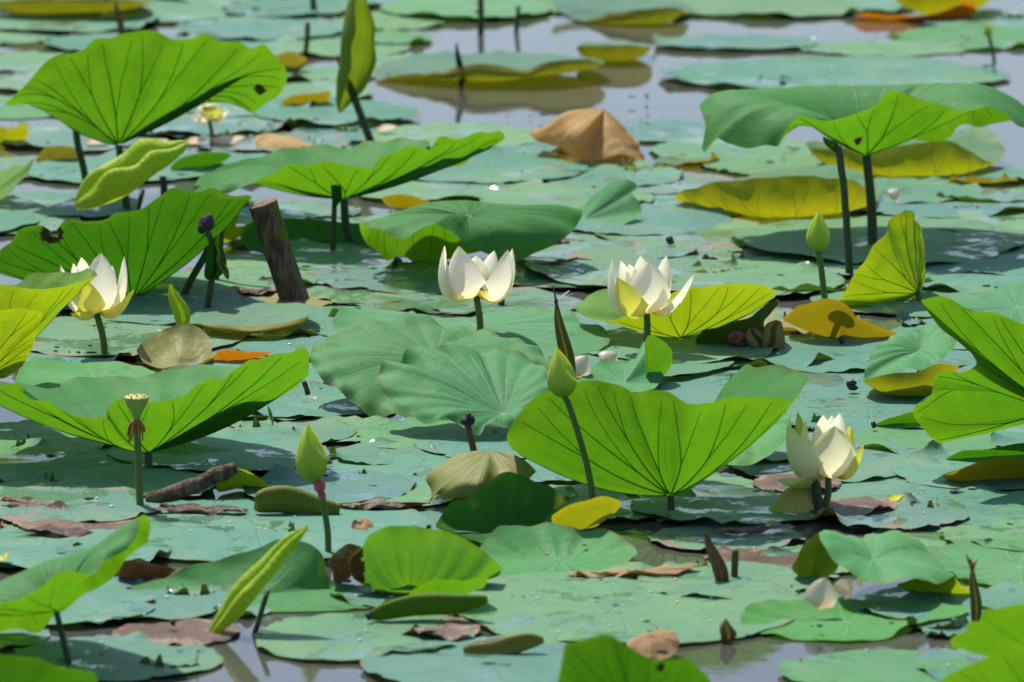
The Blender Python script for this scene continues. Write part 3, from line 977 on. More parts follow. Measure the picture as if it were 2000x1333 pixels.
N_, U_ = 270, 90
for a in [
    # far rows
    (120, 48, 190), (-40, 70, 150), (330, 22, 200), (520, 62, 170), (445, 100, 150), (625, 8, 140), (765, 42, 120, 'padg'), (905, 24, 165, 'padg', [(N_, 60, 1.2)]),
    (50, 128, 160), (150, 165, 170, 'padold'), (30, 215, 130, 'padg'), (620, 150, 110), (600, 185, 140), (650, 232, 160), (470, 215, 150), (745, 80, 95, 'padg'), (650, 95, 150), (775, 128, 110),
    (430, 250, 160, 'padold'), (310, 250, 170), (150, 275, 170, 'padold'), (60, 330, 150, 'padold'), (220, 340, 160), (540, 285, 160, 'padold'), (700, 262, 130),
    (200, 8, 200), (70, 5, 160), (420, -10, 190), (560, 30, 120), (-60, 150, 140), (330, 135, 200), (360, 185, 170), (250, 90, 160),
    (1500, 22, 190, 'padg', (), 0.7), (1620, 12, 170), (1435, 90, 165, 'pad', [(N_, 70, 0.4)], 0.6), (1720, 98, 170, 'pad', (), 0.55), (1900, 78, 160, 'padg'), (1630, 154, 350, 'pad', (), 0.6),
    (1240, 22, 150, 'padg'), (1060, 8, 150, 'padg'), (1950, 44, 150), (1380, 2, 160), 
    # behind the middle
    (890, 275, 175), (1000, 300, 120), (960, 338, 200), (880, 372, 190), (1180, 348, 160), (1310, 262, 120), (1150, 318, 100, 'olive'), (1340, 320, 66, 'ochre', [(330, 70, 1.2)]), (1290, 362, 150, 'padold'), (1440, 300, 160),
    (1500, 325, 130, 'padg'), (1100, 395, 170), (1250, 440, 200), (1330, 410, 150), (1180, 486, 210, 'padold'), (1350, 462, 190, 'padold'), (1290, 530, 290, 'padold'), (1090, 540, 190, 'padold'), (1480, 560, 170),
    (1575, 567, 95, 'padg', [(N_, 80, 1.8)]), (1560, 530, 130), (1850, 405, 190), (1760, 380, 160), (1930, 385, 130, 'padg', [(250, 45, 1.3)]), (1940, 440, 190), (1880, 350, 120), (1700, 478, 295, 'padg', [(190, 40, 1.5)]),
    (1890, 545, 200), (1980, 520, 160), (1780, 590, 190), (2060, 470, 150), (1920, 365, 66, 'ochre', [(N_, 100, 1.4)]),
    # left of the middle
    (100, 405, 170), (20, 440, 140), (460, 330, 150), (330, 330, 160), (580, 335, 150), (480, 430, 170), (620, 470, 170), (560, 415, 140, 'padold'), (770, 450, 150), (700, 510, 170, 'padg'), (590, 520, 190, 'padold'), (470, 560, 150),
    (700, 570, 170, 'padold'), (790, 545, 190, 'padold'), (880, 580, 210, 'padold'), (640, 640, 190), (330, 610, 190), (240, 665, 250, 'padold'), (120, 700, 150), (450, 690, 160), (500, 740, 170), (60, 590, 160),
    (980, 598, 150, 'padold'), (560, 598, 90, 'olive'), (590, 690, 120),
    # lower middle
    (745, 895, 115, 'padg', [(225, 40, 0.7)]), (820, 925, 210), (700, 845, 130), (590, 790, 170), (460, 800, 170), (560, 855, 130, 'padg'), (440, 900, 210), (60, 870, 190, 'padg'), (120, 912, 200), (60, 965, 200, 'padg'),
    (130, 1000, 190, 'padold'), (250, 955, 180), (500, 1040, 350), (640, 962, 170), (760, 970, 170), (150, 1090, 190), (20, 1060, 170), (270, 1180, 200), (100, 1190, 200), (220, 1292, 215), (-20, 1330, 170),
    (715, 1250, 220), (1210, 1195, 360), (960, 1310, 240), (1030, 1280, 160), (1420, 1055, 150, 'padold'), (1430, 1000, 200), (1180, 990, 180), (1330, 960, 160), (820, 1020, 180), (780, 1165, 130, 'padg'),
    (1560, 770, 300), (1700, 800, 260), (1850, 860, 230, 'padg'), (1620, 910, 210), (1480, 880, 170), (1800, 960, 260), (1930, 1010, 220), (1940, 930, 190), (1240, 720, 190, 'padg'), (1330, 690, 190), (1480, 700, 170), (1640, 700, 200), (1780, 690, 180),
    (1930, 660, 190), (2040, 740, 180), (1150, 740, 130, 'padold'), (1870, 1060, 170, 'padold'), (1750, 1020, 150, 'padold'), (1600, 1100, 140), (1990, 1060, 160), (1520, 1120, 130), (1420, 1150, 190),
    (1850, 1190, 170), (1720, 1318, 190, 'padg'), (1930, 1310, 170), (1500, 1180, 150), (1560, 640, 130, 'olive'), (1400, 620, 150), (1200, 650, 150), (1090, 650, 150), (850, 860, 150, 'padg'), (980, 880, 170), (1030, 930, 140),
    (1560, 955, 90, 'brown'), (160, 1030, 130, 'brown'), (1660, 1005, 90, 'brown'), (1480, 1105, 110, 'brown'), (840, 1235, 100, 'brown'), (510, 575, 90, 'brown'), (1180, 705, 70, 'tan'), (340, 1240, 130, 'brown'),
    (-60, 1240, 160), (2080, 1180, 180), (2090, 870, 160), (-90, 640, 170), (-100, 440, 160), (-90, 920, 170), (2110, 600, 170), (-70, 1090, 160), (2100, 1020, 170),
]:
    pad(a[0], a[1], a[2], a[3] if len(a) > 3 else 'pad', a[4] if len(a) > 4 else (), asp=a[5] if len(a) > 5 else 1.0)

OPEN = [(760, 1380, 40, 262), (1270, 1720, 95, 165), (1940, 2100, 120, 370), (400, 790, 1225, 1360), (1370, 1880, 1258, 1350), (1900, 2000, 230, 300)]
rs_ = np.random.RandomState(77)
cnt = 0
while cnt < 70:                                         # torn scraps and small pads wedged between the big ones
    x, y = rs_.uniform(-20, 2020), 20 + 1300 * rs_.uniform() ** 1.15
    if any(o[0] < x < o[1] and o[2] < y < o[3] for o in OPEN): continue
    mt = rs_.choice(['pad', 'padg', 'padold', 'yellow', 'brown', 'orim', 'ochre'], p=[.28, .16, .2, .07, .15, .1, .04])
    hw_ = rs_.uniform(18, 62)
    pad(x, y, hw_, mt, [(rs_.uniform(0, 360), rs_.uniform(25, 70), rs_.uniform(0.5, 1.6))] if rs_.rand() < 0.7 else (), asp=rs_.uniform(0.6, 1.5), wav=1.6, rag=4.0)
    cnt += 1
build_pads()

# ------------------------------------------------------------------ raised leaves
GL = 'leaves standing above the water'
leaf('lotus_leaf', 'tall bright green upright leaf with wavy top at upper left', (248, 412), (232, 283, 0),
     [(8, 204, 4, 112, 205, 0), (22, 190, 1, 112, 200, -2), (45, 172, -2, 120, 195, -3), (88, 123, -6), (119, 105, -8), (165, 96, -10), (186, 77, -11), (217, 75, -12), (242, 65, -12), (301, 61, -13), (336, 79, -13), (371, 77, -13), (403, 65, -12), (427, 79, -11), (469, 84, -10), (490, 93, -9),
      (515, 89, -8), (532, 105, -6), (557, 133, -3, 405, 172, -5), (559, 161, 0, 405, 174, -4), (546, 182, 2, 403, 178, -3), (518, 200, 4, 400, 184, -2), (494, 217, 5, 396, 190, 0), (480, 207, 8, 385, 192, 3), (448, 200, 12, 350, 204, 8), (400, 200, 20, 330, 202, 12), (320, 195, 28, 280, 215, 15), (230, 190, 30), (140, 195, 26), (70, 200, 16), (28, 208, 8, 120, 208, 5)],
     'green', (248, 412), sag=1.6, nv=17, veins=2.4, stem_r=8, pleat=1.6, wrinkle=2.5, group=GL, patches=[(507, 178, 13, -1)], step=4.5, rings=30)
leaf('lotus_leaf', 'wide dark green fan leaf with a brown hole behind the left flower', (258, 594), (258, 585, 0),
     [(-30, 520, 0), (0, 493, -4), (21, 475, -6), (38, 450, -8), (80, 443, -9), (105, 452, -9), (130, 432, -10), (170, 431, -10), (207, 429, -11), (224, 417, -11), (280, 408, -11), (308, 385, -11), (336, 368, -10), (360, 374, -9), (385, 378, -8), (417, 368, -5), (438, 378, -3), (490, 383, 2, 395, 485, 0), (462, 395, 5, 390, 490, 2), (445, 415, 8), (430, 440, 14), (350, 455, 24), (240, 472, 28), (100, 490, 24), (0, 512, 14)],
     'dark', (262, 600), sag=1.2, nv=19, veins=2.4, stem_r=8, pleat=1.6, wrinkle=3, group=GL, patches=[(104, 455, 19, -1)], step=4.5, rings=30, holes=[(106, 456, 9)])
leaf('lotus_leaf', 'saddle-shaped green leaf with ragged right tip left of centre', (687, 487), (672, 388, 0),
     [(510, 347, -12), (560, 327, -14), (602, 320, -15), (655, 317, -16), (700, 320, -16), (727, 324, -15), (752, 305, -15), (780, 291, -14), (808, 287, -13), (839, 292, -12), (857, 273, -11), (895, 278, -9), (930, 262, -7), (944, 256, -7), (958, 262, -6), (969, 252, -5), (984, 261, -3), (965, 287, -2), (941, 291, -2), (909, 319, -1, 790, 318, -3), (874, 333, 0, 780, 322, -2), (850, 336, 1, 772, 326, 0), (825, 350, 2, 765, 328, 1), (804, 338, 5, 755, 328, 4), (800, 310, 12), (840, 280, 17), (800, 272, 21), (700, 277, 26), (600, 290, 27), (500, 306, 22), (420, 333, 12), (375, 361, 0, 520, 325, 2), (378, 371, -4, 528, 331, -2), (396, 380, -7, 540, 336, -4), (455, 371, -9, 562, 345, -6), (490, 358, -11, 582, 356, -7)],
     'green', (687, 487), sag=1.0, nv=17, veins=2.2, stem_r=9, pleat=1.4, wrinkle=2.2, bend=-0.004, group=GL, rimw=2.5)
leaf('lotus_leaf', 'arched leaf with deep green right side above the middle flower', (900, 545), (915, 424, -6),
     [(703, 440, -3), (730, 447, -8), (797, 468, -14), (820, 455, -15), (846, 438, -16), (880, 455, -15), (912, 478, -14), (960, 499, -11, 950, 455, -11), (1000, 506, -9, 985, 452, -10), (1035, 499, -7, 1010, 446, -8), (1070, 485, -5, 1030, 437, -5), (1105, 464, -1, 1045, 425, -2), (1130, 436, 6), (1137, 415, 9, 1040, 402, 5), (1100, 430, 18, 1040, 400, 9), (1000, 470, 22, 985, 400, 11), (895, 503, 14, 900, 397, 8), (846, 513, 14, 860, 399, 7), (818, 519, 12, 830, 402, 6), (797, 506, 11, 815, 404, 5), (780, 499, 9, 800, 408, 4), (759, 510, 7, 780, 414, 3), (738, 493, 4, 770, 418, 2), (713, 471, 1, 775, 425, 0)],
     'green', None, sag=-1.2, nv=16, veins=1.8, pleat=2.2, wrinkle=2.5, group=GL)
leaf('lotus_leaf', 'large drooping leaf on a tall stem at upper right, red speck beneath', (1705, 487), (1692, 303, 0),
     [(1365, 203, 6, 1490, 187, 4), (1372, 228, 0, 1495, 192, 2), (1379, 249, -2, 1500, 197, 0), (1370, 289, -5, 1515, 202, -2), (1376, 298, -6, 1525, 204, -3), (1385, 284, -7, 1530, 205, -3), (1398, 270, -8, 1540, 207, -4), (1419, 280, -9, 1550, 210, -5), (1468, 291, -11, 1572, 217, -7), (1496, 284, -12, 1588, 224, -8), (1517, 285, -13, 1600, 231, -9), (1528, 268, -14, 1608, 240, -9), (1545, 245, -14, 1618, 260, -8), (1563, 228, -15), (1591, 229, -16), (1626, 235, -17), (1671, 221, -17), (1713, 200, -17), (1734, 182, -17), (1755, 181, -16), (1804, 196, -16), (1839, 205, -16), (1860, 210, -16),
      (1892, 214, -13), (1927, 205, -10, 1820, 230, -5), (1958, 217, -6, 1835, 205, -3), (1985, 242, -3, 1850, 188, -1), (2012, 250, 2, 1860, 176, 3), (2030, 235, 8, 1865, 168, 6), (2000, 240, 14, 1860, 166, 9), (1960, 240, 18, 1850, 165, 11), (1937, 242, 20, 1845, 165, 12), (1909, 250, 22, 1830, 165, 13), (1874, 248, 24, 1810, 165, 14), (1846, 273, 24, 1790, 165, 14), (1760, 270, 26, 1730, 166, 15), (1650, 250, 28, 1650, 168, 15), (1500, 240, 25, 1560, 174, 12), (1400, 225, 16, 1500, 181, 8)],
     'green', (1705, 487), sag=1.0, nv=20, veins=2.2, stem_r=10, pleat=2.4, wrinkle=2.2, group=GL, bend=0.003, rings=22)
leaf('lotus_leaf', 'long yellow leaf edge turned up from the water, right of centre', (1560, 405), (1560, 385, 3),
     [(1317, 388, -1, 1420, 400, -2), (1335, 371, -4, 1400, 404, -6), (1360, 368, -7, 1410, 410, -8), (1391, 357, -9, 1440, 416, -11), (1440, 352, -11, 1475, 424, -14), (1500, 347, -13, 1510, 425, -15), (1545, 345, -13, 1545, 424, -16), (1615, 347, -12, 1600, 419, -15), (1671, 354, -10, 1640, 416, -12), (1708, 385, -4, 1670, 405, -6), (1715, 390, 0), (1720, 368, 6), (1685, 340, 18), (1615, 320, 27), (1531, 329, 27), (1440, 350, 18), (1350, 375, 8)],
     'yellow', None, lean=-4, sag=0, nv=16, veins=1.2, pleat=1.0, wrinkle=2.5, wf=3, group=GL)
leaf('lotus_leaf', 'yellow turned-up leaf behind the tall drooping leaf', (1770, 330), (1770, 312, 4),
     [(1572, 282, -2, 1640, 316, -4), (1590, 290, -5, 1640, 325, -7), (1650, 292, -8, 1670, 335, -10), (1720, 292, -10, 1722, 343, -13), (1800, 280, -11, 1795, 346, -14), (1860, 276, -11, 1850, 343, -13), (1900, 298, -9, 1880, 340, -11), (1937, 316, -5, 1895, 332, -7), (1965, 292, 4), (1941, 266, 14), (1913, 249, 20), (1860, 257, 24), (1750, 266, 24), (1640, 272, 15)],
     'yellow', None, lean=-4, sag=0, nv=16, veins=1.2, pleat=1.2, wrinkle=2.5, wf=3, group=GL)
leaf('lotus_leaf', 'bright lime shell-shaped leaf standing on edge right of the upper bud', (1797, 592), (1794, 572, 0),
     [(1636, 587, -8), (1655, 555, -9), (1678, 520, -10), (1703, 482, -10), (1726, 457, -8), (1738, 433, -6), (1759, 413, -3), (1783, 415, 2), (1796, 440, 6), (1805, 480, 9), (1807, 520, 10), (1803, 555, 9), (1790, 585, 7), (1773, 600, 1), (1738, 618, -5), (1706, 627, -8), (1668, 615, -9), (1645, 605, -9)],
     'lime', (1797, 598), sag=0.5, nv=12, veins=1.8, pleat=2.5, wrinkle=5, wf=3, group=GL)
leaf('lotus_leaf', 'big yellow-green leaf with two lobes cut by the right edge', (2060, 930), (2060, 800, 0),
     [(1785, 815, -4), (1787, 794, -5, 1900, 765, -4), (1818, 773, -6, 1920, 765, -5), (1825, 741, -7, 1930, 762, -5), (1846, 727, -9, 1945, 765, -5), (1878, 727, -10, 1955, 762, -6), (1908, 712, -10, 1985, 765, -6), (1867, 661, -11, 1970, 735, -7), (1825, 626, -12), (1799, 587, -12), (1815, 581, -13), (1843, 580, -13), (1895, 601, -14), (1948, 615, -15), (2000, 629, -16), (2100, 640, -16), (2250, 650, -10), (2300, 760, 4), (2200, 800, 15), (2060, 795, 20), (1960, 790, 14), (1885, 800, 8), (1870, 830, 5), (1858, 855, 3), (1839, 869, 0), (1820, 858, -2), (1804, 839, -3)],
     'green', (2060, 935), sag=0.8, nv=18, veins=2.2, pleat=1.6, wrinkle=2.5, group=GL, step=4.5, rings=30)
leaf('lotus_leaf', 'smooth blue-green leaf sloping toward the viewer above a yellow fold', (1790, 765), (1795, 688, 2),
     [(1689, 724, -7), (1692, 745, -9), (1710, 752, -11), (1738, 742, -13), (1755, 720, -13), (1780, 722, -13), (1804, 727, -13), (1822, 727, -11), (1839, 703, -7), (1864, 678, 0), (1866, 657, 5), (1825, 629, 13), (1773, 647, 9), (1734, 664, 3)],
     'teal', (1800, 770), sag=-0.8, nv=16, pleat=1.3, wrinkle=2.0, group=GL)
leaf('lotus_leaf', 'yellow folded leaf tucked under the smooth sloping leaf at right', (1770, 775), (1780, 755, 6),
     [(1690, 742, -2, 1720, 760, -2), (1705, 738, -4, 1730, 768, -5), (1750, 730, -5, 1755, 772, -7), (1790, 728, -5, 1790, 772, -7), (1830, 712, -4, 1815, 770, -6), (1862, 712, -2, 1830, 762, -3), (1870, 720, 4), (1830, 725, 14), (1770, 728, 16), (1710, 735, 8)],
     'yellow', None, lean=-4, sag=0, nv=12, pleat=1.0, wrinkle=3, group=GL)
leaf('lotus_leaf', 'pale veined leaf with crinkled edge in the very middle', (930, 852), (985, 812, -4),
     [(1070, 759, 1), (1067, 727, 6), (1053, 713, 9), (1028, 699, 12), (1000, 692, 13), (965, 685, 14), (920, 689, 14), (909, 678, 14), (888, 678, 13), (846, 689, 12), (818, 678, 11), (801, 685, 10), (773, 713, 7), (755, 699, 6), (734, 727, 3), (738, 750, 0), (755, 769, -2), (783, 797, -5), (822, 820, -8), (867, 815, -9), (900, 838, -10), (913, 846, -11), (937, 852, -11), (958, 832, -10), (979, 836, -10), (1004, 829, -9), (1050, 800, -4)],
     'teal', None, sag=-0.8, nv=20, pleat=1.3, wrinkle=6, group=GL, rings=24, rimw=3.2)
leaf('lotus_leaf', 'broad ruffled leaf lying behind the pale veined leaf', (830, 800), (850, 705, 4),
     [(1074, 713, 2), (1063, 692, 7), (1021, 666, 12), (983, 657, 14), (930, 650, 17), (895, 640, 18), (846, 634, 19), (790, 634, 19), (720, 636, 17), (692, 643, 15), (650, 657, 12), (612, 675, 7), (603, 700, 2), (625, 740, -3), (655, 765, -6), (690, 790, -9), (720, 818, -11), (780, 820, -12), (860, 830, -13), (960, 820, -10), (1040, 770, -4)],
     'teald', None, sag=-1.0, nv=20, pleat=1.2, wrinkle=7, group=GL, rings=24, rimw=3.5)
leaf('lotus_leaf', 'flat-topped green leaf crossing behind the middle flower stem', (930, 690), (930, 635, 2),
     [(650, 629, 2), (660, 610, 6), (671, 603, 9), (692, 603, 11), (740, 612, 14), (790, 614, 16), (880, 615, 18), (930, 612, 20), (965, 606, 20), (1018, 601, 20), (1050, 606, 19), (1088, 608, 17), (1140, 629, 11), (1186, 643, 5), (1191, 661, 0), (1168, 682, -6), (1119, 692, -9), (1000, 700, -13), (850, 695, -13), (720, 680, -8), (665, 650, -3)],
     'teal', None, sag=0.4, nv=18, pleat=2.0, wrinkle=6, group=GL, rimw=2.5)
leaf('lotus_leaf', 'yellow-green leaf with veined underside right below the right-of-centre flower', (1330, 672), (1330, 660, 0),
     [(1123, 605, -2, 1215, 615, 0), (1151, 622, -5, 1225, 632, -2), (1196, 628, -8, 1250, 650, -5), (1250, 602, -11), (1335, 568, -13), (1370, 562, -14), (1405, 556, -14), (1458, 556, -13), (1496, 559, -10), (1514, 573, -4), (1496, 591, 2), (1454, 605, 8), (1380, 610, 16), (1280, 590, 20), (1200, 566, 16, 1230, 600, 10), (1168, 570, 12, 1225, 600, 8), (1140, 587, 5, 1215, 603, 4)],
     'lime', None, sag=1.0, nv=14, veins=1.8, pleat=1.2, wrinkle=3, group=GL)
leaf('lotus_leaf', 'great yellow-green funnel leaf on a short stem in front, right of centre', (1312, 1010), (1310, 967, 0),
     [(992, 850, 5), (1000, 829, 4), (1021, 801, 2), (1046, 776, 0), (1077, 762, -2), (1130, 748, -4), (1158, 746, -6), (1210, 753, -10), (1238, 769, -12), (1266, 762, -13), (1305, 766, -15), (1346, 787, -16), (1384, 783, -16), (1433, 775, -14), (1475, 776, -11), (1510, 776, -7), (1545, 780, -3), (1572, 758, 5), (1582, 741, 10), (1563, 724, 14), (1540, 716, 17), (1524, 710, 19), (1496, 713, 22), (1475, 718, 24), (1458, 713, 26), (1430, 738, 27), (1390, 790, 30), (1300, 815, 33), (1150, 840, 30), (1040, 862, 20), (1005, 878, 11), (995, 866, 7)],
     'green', (1312, 1012), sag=2.2, nv=17, veins=2.6, stem_r=8, pleat=1.4, wrinkle=2.2, group=GL, step=4.5, rings=34)
leaf('lotus_leaf', 'soft green leaf sloping down between the great funnel leaf and the lower right flower', (1470, 915), (1470, 848, 0),
     [(1402, 901, -8), (1444, 908, -10), (1489, 897, -9), (1531, 862, -5), (1547, 832, 2), (1535, 805, 8), (1490, 790, 12), (1430, 812, 8), (1396, 865, 0)],
     'teal', None, sag=-0.5, nv=14, pleat=1.6, wrinkle=2, group=GL)
leaf('lotus_leaf', 'broad bowl-shaped leaf with a torn front edge at left', (290, 925), (290, 883, 0),
     [(-70, 745, -4), (0, 752, -8), (35, 750, -10), (53, 773, -11), (98, 783, -12), (123, 800, -13), (140, 811, -13), (175, 820, -14), (200, 816, -14), (213, 820, -14), (211, 802, -14), (238, 778, -15), (294, 787, -16), (333, 783, -16), (364, 769, -16), (378, 752, -15), (413, 736, -14), (434, 741, -13), (455, 724, -12), (483, 703, -10), (508, 703, -8), (539, 692, -6), (567, 684, -4), (588, 678, -3), (604, 692, 0), (602, 727, 3), (592, 745, 6), (562, 764, 8, 450, 778, 0), (530, 738, 15, 430, 775, 5), (490, 720, 20), (438, 715, 24), (350, 713, 30), (300, 730, 32), (175, 738, 32), (70, 750, 26), (-30, 745, 14), (-80, 752, 4)],
     'green', (290, 928), sag=1.5, nv=17, veins=2.4, stem_r=9, pleat=1.4, wrinkle=2.6, group=GL, step=4.5, rings=30)
leaf('lotus_leaf', 'low blue-green leaf with raised far edge behind the broad bowl leaf', (190, 765), (190, 740, 0),
     [(32, 748, -6), (36, 725, 0), (42, 711, 6), (70, 699, 14), (110, 703, 16), (158, 706, 17), (245, 706, 14), (301, 727, 6), (312, 745, -4), (200, 770, -12), (80, 768, -12)],
     'teal', None, sag=0.5, nv=16, pleat=1.4, wrinkle=3, group=GL)
leaf('lotus_leaf', 'dark tent-like leaf with grey ridges draped under the broad bowl leaf', (340, 905), (352, 858, 4),
     [(60, 917, -4), (120, 922, -7), (180, 924, -9), (240, 920, -10), (300, 918, -11), (360, 915, -11), (420, 914, -11), (480, 910, -9), (540, 905, -6), (600, 893, 0), (610, 880, 8), (520, 868, 16), (350, 862, 20), (180, 868, 16), (90, 890, 6)],
     'teal', None, sag=1.2, nv=22, pleat=5, wrinkle=3, group=GL)
leaf('lotus_leaf', 'yellow-green crinkled leaf half hiding the left flower', (-30, 800), (-30, 752, 0),
     [(-100, 590, -8), (0, 555, -10), (46, 562, -11), (100, 563, -11), (150, 552, -9), (183, 537, -5), (184, 528, 0), (168, 526, 5), (140, 533, 8), (105, 531, 10), (70, 536, 12), (40, 550, 14), (-60, 600, 12), (-140, 640, 4)],
     'lime', (-25, 800), sag=0.4, nv=14, veins=1.6, pleat=1.4, wrinkle=3.5, wf=3, group=GL)
leaf('lotus_leaf', 'lime folded leaf cut by the left edge, nearest on that side', (-50, 815), (-52, 758, -8),
     [(-150, 640, -14), (-60, 612, -17), (0, 604, -18), (25, 602, -18), (53, 602, -18), (76, 608, -17), (84, 613, -16), (74, 645, -14), (66, 670, -12), (56, 692, -10), (20, 730, -6), (-60, 745, 0), (-160, 720, -4)],
     'lime', (-50, 818), sag=-0.6, nv=13, veins=1.6, pleat=1.4, wrinkle=3, group=GL)
leaf('lotus_leaf', 'folded two-tone leaf on a thin dark stem at lower left', (137, 1306), (110, 1192, 0),
     [(-120, 1190, -8), (-40, 1180, -12), (0, 1171, -13), (35, 1167, -14), (60, 1152, -14), (88, 1139, -14), (133, 1118, -14), (178, 1112, -12), (200, 1098, -10, 170, 1105, -6), (262, 1052, -5, 185, 1085, -3), (276, 1016, -2, 190, 1068, 0), (294, 1025, 2, 198, 1063, 3), (284, 1062, 6, 190, 1066, 4), (245, 1094, 9, 175, 1070, 6), (224, 1125, 12, 155, 1078, 8), (175, 1160, 16, 125, 1086, 9), (116, 1199, 20, 90, 1096, 10), (70, 1244, 22, 40, 1118, 11), (0, 1276, 22, 0, 1136, 10), (-80, 1270, 16, -50, 1165, 6)],
     'green', (137, 1308), sag=0.8, nv=16, veins=1.8, stem_r=7, pleat=1.2, wrinkle=2.2, group=GL, rimw=2)
leaf('lotus_leaf', 'dark green shaded leaf cut by the lower left corner', (30, 1405), (20, 1385, 0),
     [(-120, 1300, 0), (0, 1281, -6), (70, 1288, -8), (130, 1302, -8), (182, 1311, -5), (180, 1345, 0), (60, 1390, 8), (-80, 1375, 8)],
     'dark', (30, 1408), sag=0.5, nv=12, pleat=1.0, wrinkle=2, group=GL)
leaf('lotus_leaf', 'cupped green leaf with shaded inside and a brown left edge, below centre', (810, 1152), (800, 1140, 0),
     [(965, 1094, -5.32), (930, 1066, -4.96), (895, 1045, -4.69), (843, 1031, -4.51), (790, 1025, -4.51), (738, 1034, -4.6), (720, 1045, -4.78), (707, 1070, -5.14), (684, 1095, -5.8), (690, 1130, -5), (720, 1146, -8), (790, 1154, -10), (880, 1150, -9), (950, 1137, -6), (979, 1113, -2)],
     'green', None, sag=3, nv=16, pleat=1.0, wrinkle=2.5, group=GL, patches=[(690, 1085, 16, 1), (694, 1110, 18, 1), (700, 1130, 14, 1)], step=4.5, rings=30)
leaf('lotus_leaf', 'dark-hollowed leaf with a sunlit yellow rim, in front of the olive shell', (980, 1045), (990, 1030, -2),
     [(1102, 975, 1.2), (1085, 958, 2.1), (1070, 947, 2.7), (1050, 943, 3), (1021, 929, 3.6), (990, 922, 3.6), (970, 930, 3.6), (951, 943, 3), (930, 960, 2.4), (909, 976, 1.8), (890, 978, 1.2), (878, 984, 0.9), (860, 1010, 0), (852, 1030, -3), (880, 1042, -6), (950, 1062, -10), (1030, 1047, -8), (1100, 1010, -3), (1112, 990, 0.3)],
     'shade_litrim', None, sag=3, nv=16, pleat=1.2, wrinkle=3, group=GL)
leaf('lotus_leaf', 'small yellow oval leaf standing beside the dark-hollowed leaf', (1150, 1056), (1142, 1030, 0),
     [(1077, 1012, -3), (1090, 999, -5), (1112, 987, -6), (1150, 975, -7), (1185, 970, -6), (1205, 974, -4), (1212, 988, 0), (1200, 1003, 3), (1175, 1018, 5), (1140, 1033, 5), (1100, 1030, 2)],
     'yellow', None, sag=0.2, nv=11, pleat=0.5, wrinkle=1.5, group=GL)
leaf('lotus_leaf', 'blue-green leaf with a lifted wavy far edge, below the small yellow leaf', (1090, 1100), (1090, 1090, 0),
     [(944, 1059, 4.2), (960, 1040, 6.3), (975, 1028, 7.7), (997, 1026, 9.1), (1035, 1025, 10.5), (1070, 1019, 11.2), (1105, 1027, 10.5), (1140, 1038, 9.8), (1182, 1034, 9.1), (1210, 1048, 6.3), (1245, 1080, 1.4), (1224, 1101, -3), (1175, 1122, -9), (1088, 1134, -12), (983, 1143, -13), (930, 1125, -8), (925, 1090, 0)],
     'teal', None, sag=1.8, nv=18, pleat=1.4, wrinkle=2.2, group=GL)
leaf('lotus_leaf', 'wide low leaf with an upstanding far edge behind the slanting rolled leaf', (480, 1172), (480, 1160, 0),
     [(231, 1171, 0), (245, 1158, 2.4), (259, 1146, 4.2), (300, 1135, 6), (336, 1125, 7.2), (371, 1106, 8.4), (420, 1094, 9.6), (508, 1069, 10.2), (546, 1055, 10.2), (595, 1059, 9.6), (630, 1083, 8.4), (645, 1130, 7.8), (720, 1142, 8.4), (800, 1150, 6), (815, 1172, 1.2), (740, 1195, -6), (650, 1205, -9), (525, 1204, -10), (470, 1214, -11), (420, 1212, -12), (333, 1209, -11), (290, 1195, -8), (238, 1187, -4)],
     'teald', None, sag=2.2, nv=18, pleat=1.2, wrinkle=2.4, group=GL)
leaf('lotus_leaf', 'thin bright green flap rising in front of the cupped leaf', (870, 1192), (850, 1186, 2),
     [(790, 1183, -1), (798, 1165, -3), (808, 1150, -4), (840, 1136, -5), (874, 1132, -6), (905, 1133, -6), (930, 1130, -5), (955, 1126, -3), (945, 1143, 0), (920, 1155, 3), (895, 1168, 4), (860, 1178, 5), (825, 1183, 3)],
     'green', None, sag=0.2, nv=10, pleat=0.8, wrinkle=2.0, group=GL)
leaf('lotus_leaf', 'bright green leaf rising into the bottom edge right of centre', (1240, 1460), (1240, 1405, 0),
     [(1090, 1335, -5), (1094, 1310, -7), (1098, 1286, -8), (1105, 1257, -9), (1125, 1252, -10), (1147, 1244, -10), (1186, 1237, -10), (1224, 1255, -11), (1280, 1283, -12), (1316, 1284, -12), (1335, 1283, -11), (1363, 1300, -8), (1390, 1335, -4), (1400, 1380, 4), (1330, 1395, 14), (1200, 1388, 16), (1110, 1370, 8)],
     'dark', (1240, 1462), sag=0.8, nv=14, veins=1.6, pleat=1.4, wrinkle=3, group=GL, patches=[(1290, 1302, 7, -1)], step=4.5, rings=30)
leaf('lotus_leaf', 'pale green tented leaf with a yellow hem at lower right', (1700, 1170), (1705, 1095, 0),
     [(1600, 1040, -2), (1615, 1073, -7), (1636, 1097, -9), (1678, 1122, -11), (1720, 1141, -12), (1790, 1131, -11), (1830, 1140, -8), (1862, 1126, -5), (1848, 1112, 3), (1818, 1080, 10), (1783, 1045, 14), (1738, 1034, 16), (1690, 1046, 14), (1650, 1046, 10), (1615, 1036, 4)],
     'teal', None, sag=-1.0, nv=16, pleat=1.8, wrinkle=3, group=GL)
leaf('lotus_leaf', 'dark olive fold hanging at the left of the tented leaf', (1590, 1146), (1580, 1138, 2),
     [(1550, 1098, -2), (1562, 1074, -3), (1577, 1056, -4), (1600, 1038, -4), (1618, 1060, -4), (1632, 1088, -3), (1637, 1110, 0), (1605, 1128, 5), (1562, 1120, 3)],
     'oliveg', None, sag=0.3, nv=10, pleat=0.8, wrinkle=2.5, group=GL)
